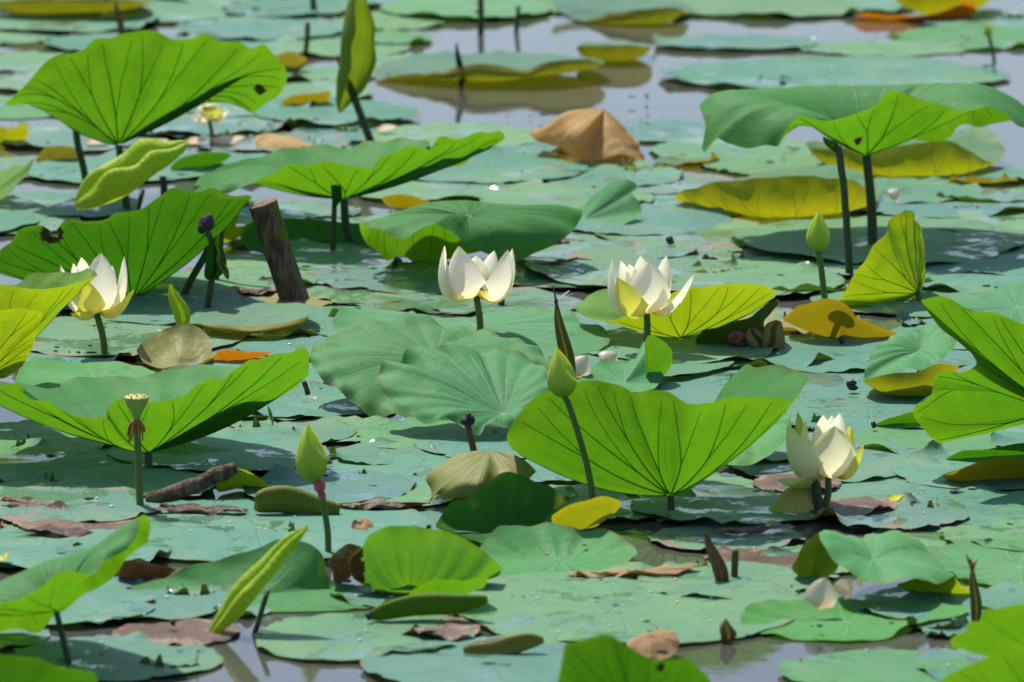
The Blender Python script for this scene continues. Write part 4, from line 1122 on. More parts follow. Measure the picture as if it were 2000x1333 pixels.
leaf('lotus_leaf', 'yellow-green hem of leaf hanging under the tented leaf on its right', (1820, 1170), (1815, 1158, 3),
     [(1752, 1145, -2), (1790, 1135, -4), (1830, 1128, -5), (1860, 1123, -4), (1880, 1145, -2), (1897, 1160, 1), (1860, 1164, 5), (1800, 1158, 5)],
     'lime', None, sag=0.2, nv=10, pleat=0.8, wrinkle=1.5, group=GL)
leaf('lotus_leaf', 'pad with a dark lifted left rim in front of the tented leaf', (1650, 1222), (1655, 1215, 0),
     [(1446, 1212, -2), (1452, 1195, 0.8), (1460, 1184, 2.4), (1493, 1172, 5.6), (1540, 1169, 7.2), (1600, 1168, 9.6), (1680, 1172, 11.2), (1800, 1175, 11.2), (1890, 1184, 6.4), (1850, 1210, 0), (1800, 1218, -4), (1760, 1228, -7), (1740, 1245, -10), (1703, 1258, -12), (1650, 1265, -13), (1600, 1262, -12), (1545, 1255, -11), (1460, 1238, -6)],
     'teal', None, sag=0.7, nv=18, pleat=0.9, wrinkle=2, group=GL)
leaf('lotus_leaf', 'light green low leaf running out of the right edge behind the orange-tipped spike', (1990, 1125), (1990, 1108, 0),
     [(1808, 1078, 8), (1830, 1072, 11), (1860, 1060, 14), (1900, 1053, 17), (1930, 1052, 18), (2050, 1055, 20), (2150, 1080, 14), (2180, 1130, 0), (2050, 1190, -12), (1948, 1188, -12), (1900, 1162, -9), (1860, 1128, -2), (1830, 1100, 3)],
     'teal', None, sag=0.5, nv=18, pleat=2.0, wrinkle=2.6, group=GL)
leaf('lotus_leaf', 'ragged bright green leaf at the right edge near the bottom', (2080, 1345), (2080, 1300, 0),
     [(1857, 1248, -6), (1872, 1240, -7), (1888, 1234, -8), (1890, 1221, -9), (1916, 1216, -10), (1923, 1195, -10), (1948, 1192, -11), (2000, 1181, -12), (2100, 1180, -11), (2250, 1220, 0), (2150, 1260, 12), (2030, 1235, 12), (1950, 1250, 8), (1915, 1255, 5), (1881, 1272, 0), (1868, 1262, -3)],
     'green', (2080, 1348), sag=0.5, nv=14, pleat=1.6, wrinkle=3, group=GL, rimw=1.6)
leaf('lotus_leaf', 'green leaf filling the lower right corner', (2050, 1455), (2050, 1420, 0),
     [(1800, 1348, -4), (1825, 1333, -6), (1850, 1320, -7), (1900, 1298, -9), (1950, 1275, -10), (2000, 1257, -11), (2150, 1250, -10), (2250, 1320, 2), (2100, 1390, 14), (1900, 1385, 10)],
     'green', (2050, 1458), sag=0.5, nv=14, veins=1.6, pleat=1.6, wrinkle=3, group=GL)
leaf('dead_leaf', 'tan crumpled dead leaf standing like a tent in the open water', (1155, 312), (1180, 214, 0),
     [(1048, 270, -2, 1108, 222, -3), (1070, 282, -5, 1116, 234, -6), (1092, 292, -8, 1124, 248, -9), (1118, 310, -10, 1146, 258, -10), (1140, 312, -11), (1175, 307, -11), (1210, 303, -10), (1240, 312, -7), (1258, 320, -4), (1250, 295, 3, 1222, 250, 1), (1238, 280, 8), (1200, 285, 14), (1120, 275, 14), (1065, 262, 6)],
     'tan', None, sag=-0.4, nv=7, pleat=6, wrinkle=5, wf=4.5, step=4, rings=30, cat='dead leaf')
leaf('dead_leaf', 'olive and tan shell-like curled leaf below the withered stalk', (930, 985), (955, 882, 3),
     [(828, 935, -3, 880, 900, -2), (836, 955, -5, 885, 912, -5), (836, 985, -7, 893, 925, -8), (850, 968, -8, 900, 925, -9), (870, 970, -10, 910, 928, -10), (900, 977, -11, 925, 930, -11), (935, 978, -11, 945, 930, -11), (970, 968, -10), (1015, 950, -7), (1047, 921, -2, 1005, 890, -1), (1020, 935, 8), (940, 945, 12), (860, 930, 6, 900, 890, 5)],
     'olive', None, sag=-1.2, nv=12, veins=0, pleat=2.0, wrinkle=5, wf=3, cat='dead leaf')
leaf('lotus_leaf', 'ochre arched leaf at the foot of the upper right bud', (1640, 668), (1640, 662, 2),
     [(1529, 626, -2), (1545, 611, -4), (1563, 598, -6), (1608, 587, -7), (1636, 590, -7), (1655, 602, -7), (1678, 622, -6), (1720, 643, -4), (1756, 656, 0), (1700, 660, 6), (1620, 650, 9), (1560, 640, 5)],
     'ochre', None, sag=0.3, nv=12, pleat=0.8, wrinkle=3, group=GL)
leaf('lotus_leaf', 'olive cup leaf lying open with a rolled shoot behind it, left', (340, 715), (350, 697, -1),
     [(266, 690, -1), (275, 672, 3), (291, 659, 5), (333, 640, 8), (368, 634, 8), (396, 647, 7), (410, 662, 5), (414, 680, 3), (408, 703, -4), (350, 714, -7), (290, 713, -6)],
     'olive', None, sag=1.6, nv=12, pleat=0.8, wrinkle=2, group=GL)
leaf('dead_leaf', 'orange folded leaf right of the olive cup leaf', (460, 712), (460, 706, 2),
     [(412, 703, -2), (418, 690, -3), (424, 680, -3), (473, 681, -4), (500, 684, -3), (530, 686, -1), (500, 699, 3), (450, 706, 4)],
     'orange', None, sag=0.2, nv=9, pleat=0.6, wrinkle=2, cat='dead leaf')
leaf('lotus_leaf', 'flat pad with a long upturned yellow front rim by the foot of the post', (490, 645), (490, 622, 2),
     [(370, 628, -4, 420, 632, -5), (400, 634, -9, 430, 643, -10), (440, 639, -12, 455, 648, -12), (490, 638, -13, 490, 651, -14), (530, 634, -13, 525, 649, -14), (575, 626, -11, 560, 642, -12), (600, 619, -8, 575, 634, -9), (616, 606, -2), (605, 597, 6), (540, 592, 14), (450, 596, 14), (380, 612, 6)],
     'orim', None, lean=-1.5, sag=0, nv=14, pleat=0.6, wrinkle=1.5, group=GL)
leaf('lotus_leaf', 'pad with ochre upturned rim floating in the far open water', (950, 152), (950, 138, 0),
     [(738, 150, -4, 800, 150, -3), (790, 147, -9, 830, 153, -9), (860, 139, -13, 875, 157, -13), (902, 130, -15, 912, 159, -15), (958, 124, -16, 958, 160, -16), (1000, 131, -16, 1000, 157, -16), (1025, 136, -16, 1022, 152, -16), (1070, 120, -15, 1055, 149, -14), (1105, 117, -13, 1080, 147, -12), (1145, 118, -9, 1110, 143, -9), (1178, 122, -4, 1120, 138, -4), (1170, 118, 6), (1090, 107, 20), (1000, 101, 26), (930, 106, 26), (820, 106, 22), (750, 126, 10)],
     'orim', None, lean=-1.5, sag=0, nv=16, pleat=0.5, wrinkle=1.6, group=GL)
leaf('lotus_leaf', 'yellow box-edged pad at the far side of the open water', (1200, 112), (1200, 104, 0),
     [(1128, 93, -4, 1150, 110, -5), (1135, 90, -8, 1150, 116, -9), (1165, 89, -10, 1175, 118, -11), (1200, 89, -11, 1200, 119, -12), (1235, 89, -10, 1230, 118, -11), (1265, 92, -8, 1248, 114, -8), (1273, 97, -2), (1250, 86, 8), (1200, 84, 11), (1150, 86, 8)],
     'orim', None, lean=-4, sag=0, nv=14, pleat=0.5, wrinkle=1.4, group=GL)
leaf('lotus_leaf', 'pad with a high orange front rim at the top of the open water', (1225, 36), (1215, 22, 0),
     [(1082, 12, -2), (1140, 43, -8, 1160, 42, -8), (1165, 34, -10, 1172, 46, -10), (1200, 25, -12, 1195, 47, -12), (1235, 20, -13, 1228, 47, -13), (1270, 18, -13, 1258, 47, -13), (1312, 15, -11, 1290, 46, -11), (1330, 18, -8, 1300, 44, -8), (1345, 25, -2), (1330, 2, 10), (1200, -14, 22), (1100, -8, 14)],
     'orim', None, lean=-1.5, sag=0, nv=14, pleat=0.5, wrinkle=1.4, group=GL)
leaf('lotus_leaf', 'yellow leaf with a turned-up edge cut by the top edge at right', (1830, 25), (1830, 10, 2),
     [(1738, -12, -2, 1770, 12, -3), (1765, -14, -8, 1785, 22, -8), (1800, -16, -11, 1805, 27, -12), (1843, -16, -12, 1840, 29, -13), (1890, -14, -11, 1875, 27, -12), (1930, -10, -8, 1900, 22, -8), (1950, -4, -2), (1930, -14, 10), (1840, -22, 16), (1760, -18, 8)],
     'yellow', None, lean=-4, sag=0, nv=12, pleat=0.5, wrinkle=1.4, group=GL)
leaf('dead_leaf', 'orange curled leaf edge below the yellow leaf at the top right', (1800, 40), (1800, 36, 1),
     [(1664, 32, -1), (1690, 26, -4), (1740, 30, -5), (1800, 28, -6), (1850, 22, -7), (1880, 6, -7), (1900, 2, -6), (1905, 22, -3), (1880, 38, 3), (1800, 42, 6), (1700, 40, 4)],
     'orange', None, sag=0.2, nv=9, pleat=1, wrinkle=2.5, cat='dead leaf')
leaf('lotus_leaf', 'yellow turned-up pad rims at the upper left corner', (110, 32), (120, 18, 2),
     [(-20, 8, -4, 30, 22, -5), (0, 4, -9, 40, 26, -9), (60, -2, -12, 75, 26, -12), (150, -2, -13, 150, 24, -13), (230, -2, -12, 215, 22, -12), (285, 4, -8, 240, 20, -8), (295, 8, 0), (260, -8, 12), (130, -14, 18), (10, -6, 10)],
     'orim', None, lean=-4, sag=0, nv=12, pleat=0.5, wrinkle=1.4, group=GL)
leaf('lotus_leaf', 'thin pad with a crinkled pale yellow rim at the upper left', (110, 30), (110, 24, 0),
     [(22, 24, -4), (60, 20, -8), (110, 15, -9), (150, 13, -9), (193, 11, -6), (197, 16, 0), (160, 12, 8), (80, 14, 8), (30, 20, 3)],
     'lip', None, sag=0.1, nv=14, pleat=1.0, wrinkle=2, group=GL)
leaf('lotus_leaf', 'pale green leaf edge jutting up right of the arched dark leaf', (1180, 440), (1140, 428, 0),
     [(1252, 418, -2), (1248, 395, 0), (1235, 380, 2), (1245, 364, 3), (1228, 352, 4), (1210, 347, 5), (1180, 368, 6), (1133, 405, 6), (1100, 425, 6), (1100, 445, -4), (1180, 447, -8), (1230, 435, -6)],
     'teal', None, sag=0.2, nv=12, pleat=1.4, wrinkle=2, group=GL)
leaf('lotus_leaf', 'lime and green leaf with a bright front edge cut by the left edge', (0, 405), (-30, 385, 0),
     [(-100, 370, -8), (0, 395, -8), (15, 388, -8), (25, 372, -6), (45, 350, -3), (68, 312, 0), (60, 316, 4), (30, 325, 10), (0, 332, 14), (-60, 335, 12), (-120, 350, 4)],
     'lime', None, sag=0.2, nv=12, pleat=1.4, wrinkle=2, group=GL)
leaf('lotus_leaf', 'green sloping leaf top at the right edge behind the two-lobed leaf', (1990, 625), (1985, 600, 0),
     [(1862, 610, -4), (1885, 588, 4), (1930, 572, 9), (1965, 562, 12), (2000, 554, 14), (2080, 552, 14), (2130, 590, 4), (2100, 630, -8), (1990, 640, -10), (1900, 630, -8)],
     'teal', None, sag=-0.4, nv=14, pleat=1.4, wrinkle=2, group=GL)
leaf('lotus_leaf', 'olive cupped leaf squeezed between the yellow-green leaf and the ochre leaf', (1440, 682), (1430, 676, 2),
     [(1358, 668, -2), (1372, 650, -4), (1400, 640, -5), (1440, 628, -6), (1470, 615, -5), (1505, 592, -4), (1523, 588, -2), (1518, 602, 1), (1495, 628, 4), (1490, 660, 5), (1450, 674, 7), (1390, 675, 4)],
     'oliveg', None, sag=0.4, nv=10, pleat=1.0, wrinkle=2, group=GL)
leaf('lotus_leaf', 'blue-green leaf lying behind the great funnel leaf under the right-of-centre flower', (1215, 765), (1220, 748, 0),
     [(1132, 752, -3), (1150, 722, 5), (1185, 708, 10), (1220, 710, 11), (1246, 695, 12), (1256, 668, 12), (1268, 672, 10), (1275, 700, 8), (1295, 735, 5), (1290, 750, 0), (1250, 770, -8), (1180, 772, -10)],
     'teal', None, sag=0.2, nv=12, pleat=2.2, wrinkle=2.5, group=GL)
leaf('lotus_leaf', 'small bright green lobe right of the right-of-centre flower stem', (1278, 755), (1268, 748, 1),
     [(1262, 735, -1), (1262, 690, -2), (1268, 656, -2), (1290, 663, -1), (1314, 688, 1), (1310, 712, 3), (1290, 735, 4), (1272, 750, 3)],
     'green', None, sag=0.1, nv=9, pleat=0.8, wrinkle=1.5, group=GL)
leaf('lotus_leaf', 'dark green low fold hiding under the saddle leaf by the post', (620, 490), (620, 478, 0),
     [(470, 470, -2), (480, 440, 3), (500, 425, 6), (560, 425, 9), (640, 430, 10), (720, 440, 8), (740, 465, 2), (700, 490, -6), (600, 500, -9), (500, 492, -7)],
     'dark', None, sag=0.3, nv=12, pleat=1.2, wrinkle=3, group=GL)
leaf('dead_leaf', 'ochre pointed leaf scrap left of the arched dark leaf', (790, 412), (790, 408, 1),
     [(748, 384, -2), (770, 382, -3), (810, 383, -3), (838, 392, -1), (825, 404, 2), (780, 410, 3), (758, 402, 1)],
     'ochre', None, sag=0.2, nv=8, pleat=0.6, wrinkle=1.5, cat='dead leaf')
leaf('lotus_leaf', 'dark green pointed leaf behind the lime curled leaf', (390, 335), (390, 326, 0),
     [(330, 330, -3), (345, 312, -4), (385, 300, -5), (430, 297, -4), (452, 304, -2), (430, 318, 3), (390, 332, 4), (345, 338, 1)],
     'dark', None, sag=0.2, nv=9, pleat=0.6, wrinkle=1.5, group=GL)
leaf('dead_leaf', 'domed tan-pink leaf with an orange skirt right of the far flower', (540, 292), (525, 262, 0),
     [(497, 275, -2), (505, 290, -4), (540, 290, -6), (580, 290, -6), (622, 292, -3), (618, 286, 2), (580, 280, 5), (540, 270, 5), (505, 268, 3)],
     'tan', None, sag=-0.5, nv=8, pleat=0.8, wrinkle=3, wf=4, cat='dead leaf')
leaf('lotus_leaf', 'yellow leaf sliver upright in the grey water left of the tall folded leaf', (595, 216), (590, 212, 1),
     [(545, 213, -1), (550, 202, -2), (570, 190, -3), (600, 185, -3), (645, 180, -2), (643, 192, 1), (632, 208, 3), (590, 214, 3)],
     'ochre', None, sag=0.1, nv=8, pleat=0.6, wrinkle=1.5, group=GL)
leaf('lotus_leaf', 'yellow pad rims at the left edge below the tall upright leaf', (10, 285), (0, 276, 1),
     [(-50, 250, -3), (0, 245, -5), (20, 250, -6), (50, 240, -5), (54, 258, -2), (42, 272, 2), (10, 282, 4), (-40, 280, 2)],
     'yellow', None, sag=0.2, nv=9, pleat=0.8, wrinkle=2, group=GL)
leaf('dead_leaf', 'small brown arched leaf left of the stem of the tall upright leaf', (120, 320), (120, 316, 1),
     [(70, 318, -1), (85, 296, -3), (105, 287, -4), (135, 286, -4), (155, 300, -3), (160, 320, 0), (130, 322, 3), (90, 322, 3)],
     'olive', None, sag=0.2, nv=8, pleat=0.8, wrinkle=2, cat='dead leaf')
leaf('lotus_leaf', 'small yellow and orange cupped leaf right of the tall upright leaf', (567, 145), (567, 130, 0),
     [(533, 115, -1), (545, 105, -2), (565, 100, -3), (590, 108, -2), (600, 118, 0), (592, 135, -3), (570, 146, -5), (550, 142, -4)],
     'ochre', None, sag=0.6, nv=8, pleat=0.8, wrinkle=2, group=GL)
leaf('lotus_leaf', 'orange leaf at the right edge low down, lying half sunk', (1930, 950), (1930, 940, 2),
     [(1838, 938, -1), (1860, 925, -4), (1890, 912, -6), (1930, 900, -7), (1980, 896, -7), (2040, 898, -4), (2060, 920, 2), (2000, 942, 6), (1900, 944, 5)],
     'ochre', None, sag=0.3, nv=10, pleat=0.8, wrinkle=2, group=GL)
leaf('lotus_leaf', 'dark shaded leaf edge right of the two-lobed leaf foot', (1900, 905), (1900, 898, 1),
     [(1830, 906, -2), (1860, 890, -3), (1900, 878, -4), (1960, 872, -4), (2010, 862, -4), (2050, 870, 0), (2010, 890, 5), (1930, 900, 6), (1860, 910, 3)],
     'dark', None, sag=0.2, nv=10, pleat=0.8, wrinkle=2, group=GL)
leaf('lotus_leaf', 'dark leaf edge curling up below the two-lobed leaf, left part', (1740, 836), (1740, 832, 1),
     [(1686, 836, -1), (1710, 826, -3), (1745, 812, -4), (1785, 805, -4), (1795, 818, -1), (1780, 832, 3), (1730, 840, 4)],
     'dark', None, sag=0.2, nv=9, pleat=0.8, wrinkle=2, group=GL)
leaf('dead_leaf', 'brown and green wilted leaf end left of the wide low leaf', (290, 1142), (290, 1134, 0),
     [(226, 1128, -1), (240, 1105, -3), (262, 1090, -4), (290, 1096, -4), (320, 1105, -3), (342, 1115, -1), (315, 1130, 3), (270, 1138, 4)],
     'brown', None, sag=0.3, nv=8, pleat=1.4, wrinkle=4, wf=5, cat='dead leaf')
leaf('dead_leaf', 'brown wilted leaf corner between the low leaf and the cupped green leaf', (660, 1148), (660, 1138, 0),
     [(640, 1100, -1), (655, 1080, -3), (675, 1072, -4), (705, 1070, -3), (712, 1090, -1), (700, 1120, 2), (680, 1142, 3), (655, 1142, 2)],
     'brown', None, sag=0.2, nv=8, pleat=1.2, wrinkle=4, wf=5, cat='dead leaf')
leaf('dead_leaf', 'brown lumpy dried leaf behind the bright leaf at the bottom', (1275, 1285), (1275, 1245, 0),
     [(1222, 1256, -1), (1240, 1268, -3), (1270, 1280, -5), (1305, 1282, -4), (1326, 1265, -1), (1320, 1242, 2), (1290, 1236, 4), (1245, 1240, 3)],
     'drybrown', None, sag=-0.4, nv=10, pleat=2.4, wrinkle=4, wf=4, cat='dead leaf')
leaf('dead_leaf', 'small brown crumpled leaf scrap right of the lower left bud', (704, 1042), (704, 1028, 0),
     [(686, 1018, -1), (690, 1036, -2), (708, 1040, -3), (720, 1034, -1), (721, 1018, 1), (708, 1016, 2), (694, 1022, 1)],
     'drybrown', None, sag=-0.6, nv=6, pleat=2.0, wrinkle=3, wf=6, cat='dead leaf')

# ------------------------------------------------------------------ rolled young leaves and spikes
def YG(x, y): return G(x, y)[1]


scroll('rolled_leaf', 'lime curled leaf with two rolled edges under the tall upright leaf', (148, 402), (362, 272), 108, YG(258, 482), 'lip', foot=(250, 482), view=(-0.3, -0.5, 1.0), p=0.85, q=0.55, roll=235, joint=0.5, seed=3)
scroll('rolled_leaf', 'slanting rolled bright green leaf with its mirror image in the water', (404, 1252), (596, 1024), 72, YG(497, 1240), 'lip', foot=(497, 1240), view=(-0.8, -0.45, 0.6), p=0.9, q=0.7, roll=250, joint=0.5, seed=4, w0=0.12, stem_mat='stemd')
scroll('rolled_leaf', 'tall narrow folded leaf on a dark stem at the top', (664, 221), (714, -40), 84, YG(726, 282), 'limes', foot=(726, 282), view=(0.9, -1, 0.2), p=0.9, q=0.8, roll=150, joint=0.40, seed=5, stem_r=8)
scroll('rolled_leaf', 'yellow-green pointed shoot rising behind the olive cup leaf', (358, 640), (334, 556), 34, YG(345, 662), 'lip', view=(0.2, -1, 0.1), p=0.6, q=0.6, roll=220, seed=6, w0=0.2)
scroll('rolled_leaf', 'brown pointed spike above the central bud where the dragonfly sits', (1113, 760), (1087, 590), 30, YG(1120, 812), 'spike', view=(0.1, -1, 0.1), p=0.6, q=0.6, roll=230, seed=7, w0=0.15)
scroll('rolled_leaf', 'olive pointed spike leaning left at lower right', (1414, 1152), (1378, 1036), 30, YG(1414, 1150), 'spikeb', view=(0.2, -1, 0.1), p=0.55, q=0.6, roll=230, seed=8, w0=0.15)
scroll('rolled_leaf', 'thin dark spike with an orange tip at lower right', (1905, 1220), (1900, 1105), 24, YG(1905, 1220), 'spike', view=(0.2, -1, 0.1), p=0.6, q=0.6, roll=230, seed=9, w0=0.15)
scroll('rolled_leaf', 'short olive shoot mirrored in the bottom water', (1418, 1256), (1419, 1210), 34, YG(1418, 1256), 'spike', view=(0.2, -1, 0.1), p=0.75, q=0.7, roll=230, seed=10, w0=0.15)
scroll('rolled_leaf', 'black spike standing in the far open water', (901, 172), (892, 84), 15, YG(901, 172), 'stemd', view=(0.2, -1, 0.1), p=0.6, q=0.6, roll=230, seed=11, w0=0.1)
scroll('rolled_leaf', 'brown pointed spike behind the tall upright leaf', (238, 75), (226, 2), 14, YG(238, 90), 'spikeb', view=(0.2, -1, 0.1), p=0.6, q=0.6, roll=230, seed=12, w0=0.1)
scroll('rolled_leaf', 'dark narrow shoot beside the saddle leaf stem', (655, 405), (655, 335), 22, YG(650, 500), 'dark', foot=(650, 500), view=(0.2, -1, 0.1), p=0.8, q=0.7, roll=230, joint=0.1, seed=13, w0=0.15)
scroll('rolled_leaf', 'wrinkled olive horseshoe-shaped leaf, left arm, above the red snail', (1482, 690), (1470, 640), 44, YG(1480, 690), 'olive', view=(0.3, -1, 0.4), p=0.8, q=0.45, roll=220, seed=14, w0=0.3)
scroll('rolled_leaf', 'wrinkled olive horseshoe-shaped leaf, right arm, beside the ochre leaf', (1500, 690), (1520, 628), 50, YG(1500, 690), 'olive', view=(-0.3, -1, 0.4), p=0.8, q=0.45, roll=220, seed=15, w0=0.3)
scroll('rolled_leaf', 'green rolled leaf lying flat behind the lower left bud stem', (497, 980), (664, 992), 58, YG(580, 1012), 'padg', view=(0.0, 1, 0.15), p=0.7, q=0.25, roll=260, seed=16, w0=0.55)
scroll('rolled_leaf', 'teal rolled pad edge in front of the cupped green leaf', (722, 1203), (952, 1168), 46, YG(840, 1224), 'teal', view=(0.0, 1, 0.1), p=0.9, q=0.35, roll=240, seed=17, w0=0.3)
def strip(label, p0, p1, wpx, mat, seed):
    """ragged flat shred of rotten leaf lying on the pads"""
    rs = np.random.RandomState(seed)
    cx, cy = (p0[0] + p1[0]) / 2, (p0[1] + p1[1]) / 2
    pts = []
    n = 22
    for i in range(n):
        t_ = 2 * math.pi * i / n
        u_, v_ = math.cos(t_), math.sin(t_)
        wv = wpx * 0.27 * rs.uniform(0.5, 1.5)
        x = cx + (p1[0] - p0[0]) / 2 * u_ * rs.uniform(0.85, 1.05)
        off = -v_ * wv
        y = cy + (p1[1] - p0[1]) / 2 * u_ + off + rs.uniform(-1.5, 1.5)
        pts.append((x, y, -off * 0.33 + (p0[1] - p1[1]) / 2 * u_ * 0.5 * 0))
    leaf('dead_leaf', label, (cx, cy + wpx * 0.3 + 9), (cx, cy, 0), pts, mat, None, sag=-0.3, nv=7, pleat=1.5, wrinkle=4, wf=5, cat='dead leaf', seed=seed, step=4, rings=12, rimw=3, zmin=0.012)


scroll('dead_leaf', 'brown rolled leaf remnant with a yellow end near the bottom centre', (905, 1272), (1062, 1252), 44, YG(980, 1288), 'olive', view=(0.0, -1, 0.25), p=0.9, q=0.4, roll=240, seed=18, w0=0.3, cat='dead leaf')
strip('thin brown strip of rotten leaf left of the brown remnant', (806, 1228), (925, 1246), 34, 'brown', 19)
strip('dark strip of rotten leaf at left below the seed pod', (40, 1030), (200, 1045), 34, 'brown', 20)
strip('rotten grey leaf rib under the lower right flower', (1380, 1045), (1555, 1028), 14, 'brown', 21)

strip('dark wet strip of rotten leaf right of the seed pod stem foot', (300, 1003), (498, 990), 20, 'brown', 41)
strip('brown wet strip of rotten leaf left of the olive shell-like leaf', (668, 990), (840, 984), 20, 'brown', 42)
strip('grey-brown crumbling leaf strip left of the olive spike', (1110, 1136), (1370, 1106), 26, 'drybrown', 43)
strip('brown leaf strip along the lower left edge under the slanting stalk', (0, 975), (110, 1000), 22, 'brown', 44)
strip('thin brown rotting strip above the middle flower', (1000, 520), (1130, 512), 14, 'brown', 45)
strip('brown strip of leaf behind the foot of the wooden post', (440, 572), (548, 566), 18, 'brown', 46)

# rotting log: a rolled brown leaf base with a green scrap at its end
kq = ppm(YG(370, 985))
Y0 = YG(370, 996)
cv = curve([W(284, 978, Y0), W(330, 965, Y0), W(390, 945, Y0), W(440, 922, Y0), W(462, 917, Y0)], 20)
V, F = tube_geo(cv, np.interp(np.linspace(0, 1, 20), [0, .1, .5, .9, 1], [7, 13, 17, 15, 12]) * kq, 14)
nz = Noise(3, 120.0)
V = V + (nz(V) * 0.0018)[:, None] * np.array((0.4, 1, 1))
r = root('rotten_log', (cv[8][0], cv[8][1], 0), 'grey-brown rotting log lying on the pads below the seed pod', 'log')
mesh('trunk', V, F, M['wood'], r)
leaf('lotus_leaf', 'green leaf scrap at the right end of the rotting log', (470, 966), (440, 940, 0),
     [(422, 930, -3), (440, 918, -3), (470, 914, -3), (500, 928, -2), (526, 946, 0), (500, 952, 3), (470, 955, 4), (428, 962, 0), (420, 950, -2)],
     'lime', None, sag=-0.2, nv=10, pleat=0.8, wrinkle=2, group=GL)

# wooden post
Y0 = YG(577, 592)
k = ppm(Y0)
A, B_ = W(577, 594, Y0), W(513, 398, Y0)
ax = (B_ - A) / np.linalg.norm(B_ - A)
r = root('wooden_post', (A[0], A[1], 0), 'old leaning wooden post stump sawn off at the top', 'post')
pts = [A - ax * 0.12] + [A + (B_ - A) * t_ for t_ in np.linspace(0, 1, 22)]
V, F = tube_geo(np.array(pts), np.array([28] + list(np.interp(np.linspace(0, 1, 22), [0, 0.3, .9, 1], [28, 28.5, 30, 30.5]))) * k, 28, cap=False)
n1, n2 = Noise(5, 60.0), Noise(6, 190.0)
ctr = A + ((V - A) @ ax)[:, None] * ax
rd = V - ctr
V = ctr + rd * (1 + 0.05 * n1(V * np.array((1, 1, 0.3))) + 0.02 * n2(V * np.array((1, 1, 0.25))))[:, None]
top = V[-28:].copy()
mesh('trunk', V, F, M['wood'], r)
V2 = [top * (1 - f) + top.mean(0) * f + ax * (0.002 - 0.006 * f) * (1 if f else 0) for f in (0, 0.12, 0.5, 0.92)]
V2 = np.concatenate(V2)
V2 = V2 + (Noise(8, 150.0)(V2) * 0.0012)[:, None] * ax * 1.0
V2[:28] = top
F2 = grid_faces(4, 28, True) + [tuple(range(84, 112))]
mesh('sawn_top', V2, F2, M['woodcut'], r)
V3 = [];
for i in range(9):
    for j in range(4):
        p_ = A + (B_ - A) * (0.62 + 0.34 * i / 8)
        a_ = math.pi * (1.12 + 0.10 * j * (0.5 + 0.5 * math.sin(i * 1.1)))
        sx = np.cross(ax, np.array((0, 1.0, 0))); sx /= np.linalg.norm(sx)
        sy = np.cross(ax, sx)
        V3.append(p_ + (sx * -math.cos(a_ + math.pi) * -1 + sy * math.sin(a_) * 0.0) * 0.0 + (sx * math.cos(a_) + sy * math.sin(a_ + math.pi)) * 28.8 * k)
mesh('moss_patch', V3, grid_faces(9, 4), M['moss'], r)

# ------------------------------------------------------------------ flowers
flower('white lotus flower on a short stem in the middle of the pond', (930, 580), (937, 690), [
    (966, 490, 3.5, 46, 'pw'), (930, 500, 4, 50, 'pw', .3), (1001, 486, 1.5, 52, 'pw', .65), (868, 481, 0.3, 56, 'pw', .7), (905, 495, 3.5, 44, 'pw', .3),
    (992, 489, -2.2, 76, 'pw', .62, 1.1), (896, 481, -3, 76, 'pw', .55, 1.1), (872, 515, -1.2, 46, 'pw', .62), (1002, 515, -0.3, 44, 'pw', .65),
    (885, 590, -1.2, 14, 'py', .2), (958, 588, -1.6, 14, 'py', .2)], seed=11)
flower('white lotus flower with one petal reclining right, right of centre', (1263, 612), (1256, 702), [
    (1251, 500, 4, 40, 'pw', .3), (1302, 499, 2.2, 46, 'pw', .4), (1212, 508, 2.5, 46, 'pw', .4), (1228, 516, 3, 44, 'pw', .3), (1196, 505, 0.2, 54, 'pw', .62),
    (1356, 536, -0.8, 56, 'pw', .38, .7), (1268, 509, -2.6, 74, 'pw', .5, 1.1), (1285, 525, -1.5, 44, 'pw', .4), (1207, 543, -4.2, 64, 'py', .52, 1.1)], seed=23)
flower('greenish white lotus flower in side view at lower right', (1617, 928), (1608, 1005), [
    (1625, 811, 4, 36, 'pw', .3), (1558, 805, 2.5, 44, 'pg', .45), (1607, 811, 1.5, 48, 'pw', .35), (1640, 808, 2, 50, 'pw', .4), (1661, 832, 1.5, 44, 'py', .5),
    (1573, 822, -0.3, 60, 'pc', .5), (1539, 830, -2.4, 88, 'pc', .55, 1.1), (1630, 832, -4.4, 84, 'pc', .5, 1.1), (1655, 850, -2.2, 50, 'pw', .5), (1687, 866, -1.2, 56, 'py', .55, .8)], seed=31)
flower('white lotus flower with spread petals at left, partly behind a leaf', (187, 612), (205, 702), [
    (159, 503, 3, 44, 'pw', .4), (143, 515, 2.2, 40, 'pw', .45), (118, 518, 0.5, 46, 'pw', .45), (220, 520, 3, 44, 'pw', .35), (243, 500, 0.6, 46, 'pw', .45),
    (197, 494, -2, 62, 'pw', .36), (164, 546, -4, 50, 'py', .4), (261, 567, -1.2, 50, 'py', .5, .8), (137, 612, -2.5, 48, 'py', .5, .8)], seed=43)
flower('small far lotus flower with yellow heart below the tall upright leaf', (408, 236), (412, 290), [
    (372, 226, 0, 46, 'pw', .5), (392, 206, 2, 46, 'pw'), (420, 198, 2.5, 46, 'pw'), (448, 208, 0.5, 46, 'pw', .5), (425, 210, -2.5, 46, 'py', .45), (385, 215, -2, 46, 'pw', .5)], seed=53, stem_r=5)
flower('drooping spent flower sinking into the water left of the lower right flower', (1590, 925), (1598, 1003), [
    (1518, 937, -4.5, 60, 'pc', .5, .8), (1555, 912, -4, 56, 'pc', .3), (1602, 942, -2, 44, 'pc', .4), (1545, 950, -5, 50, 'py', .4)], seed=63, stem_mat='stemb', extra=False)
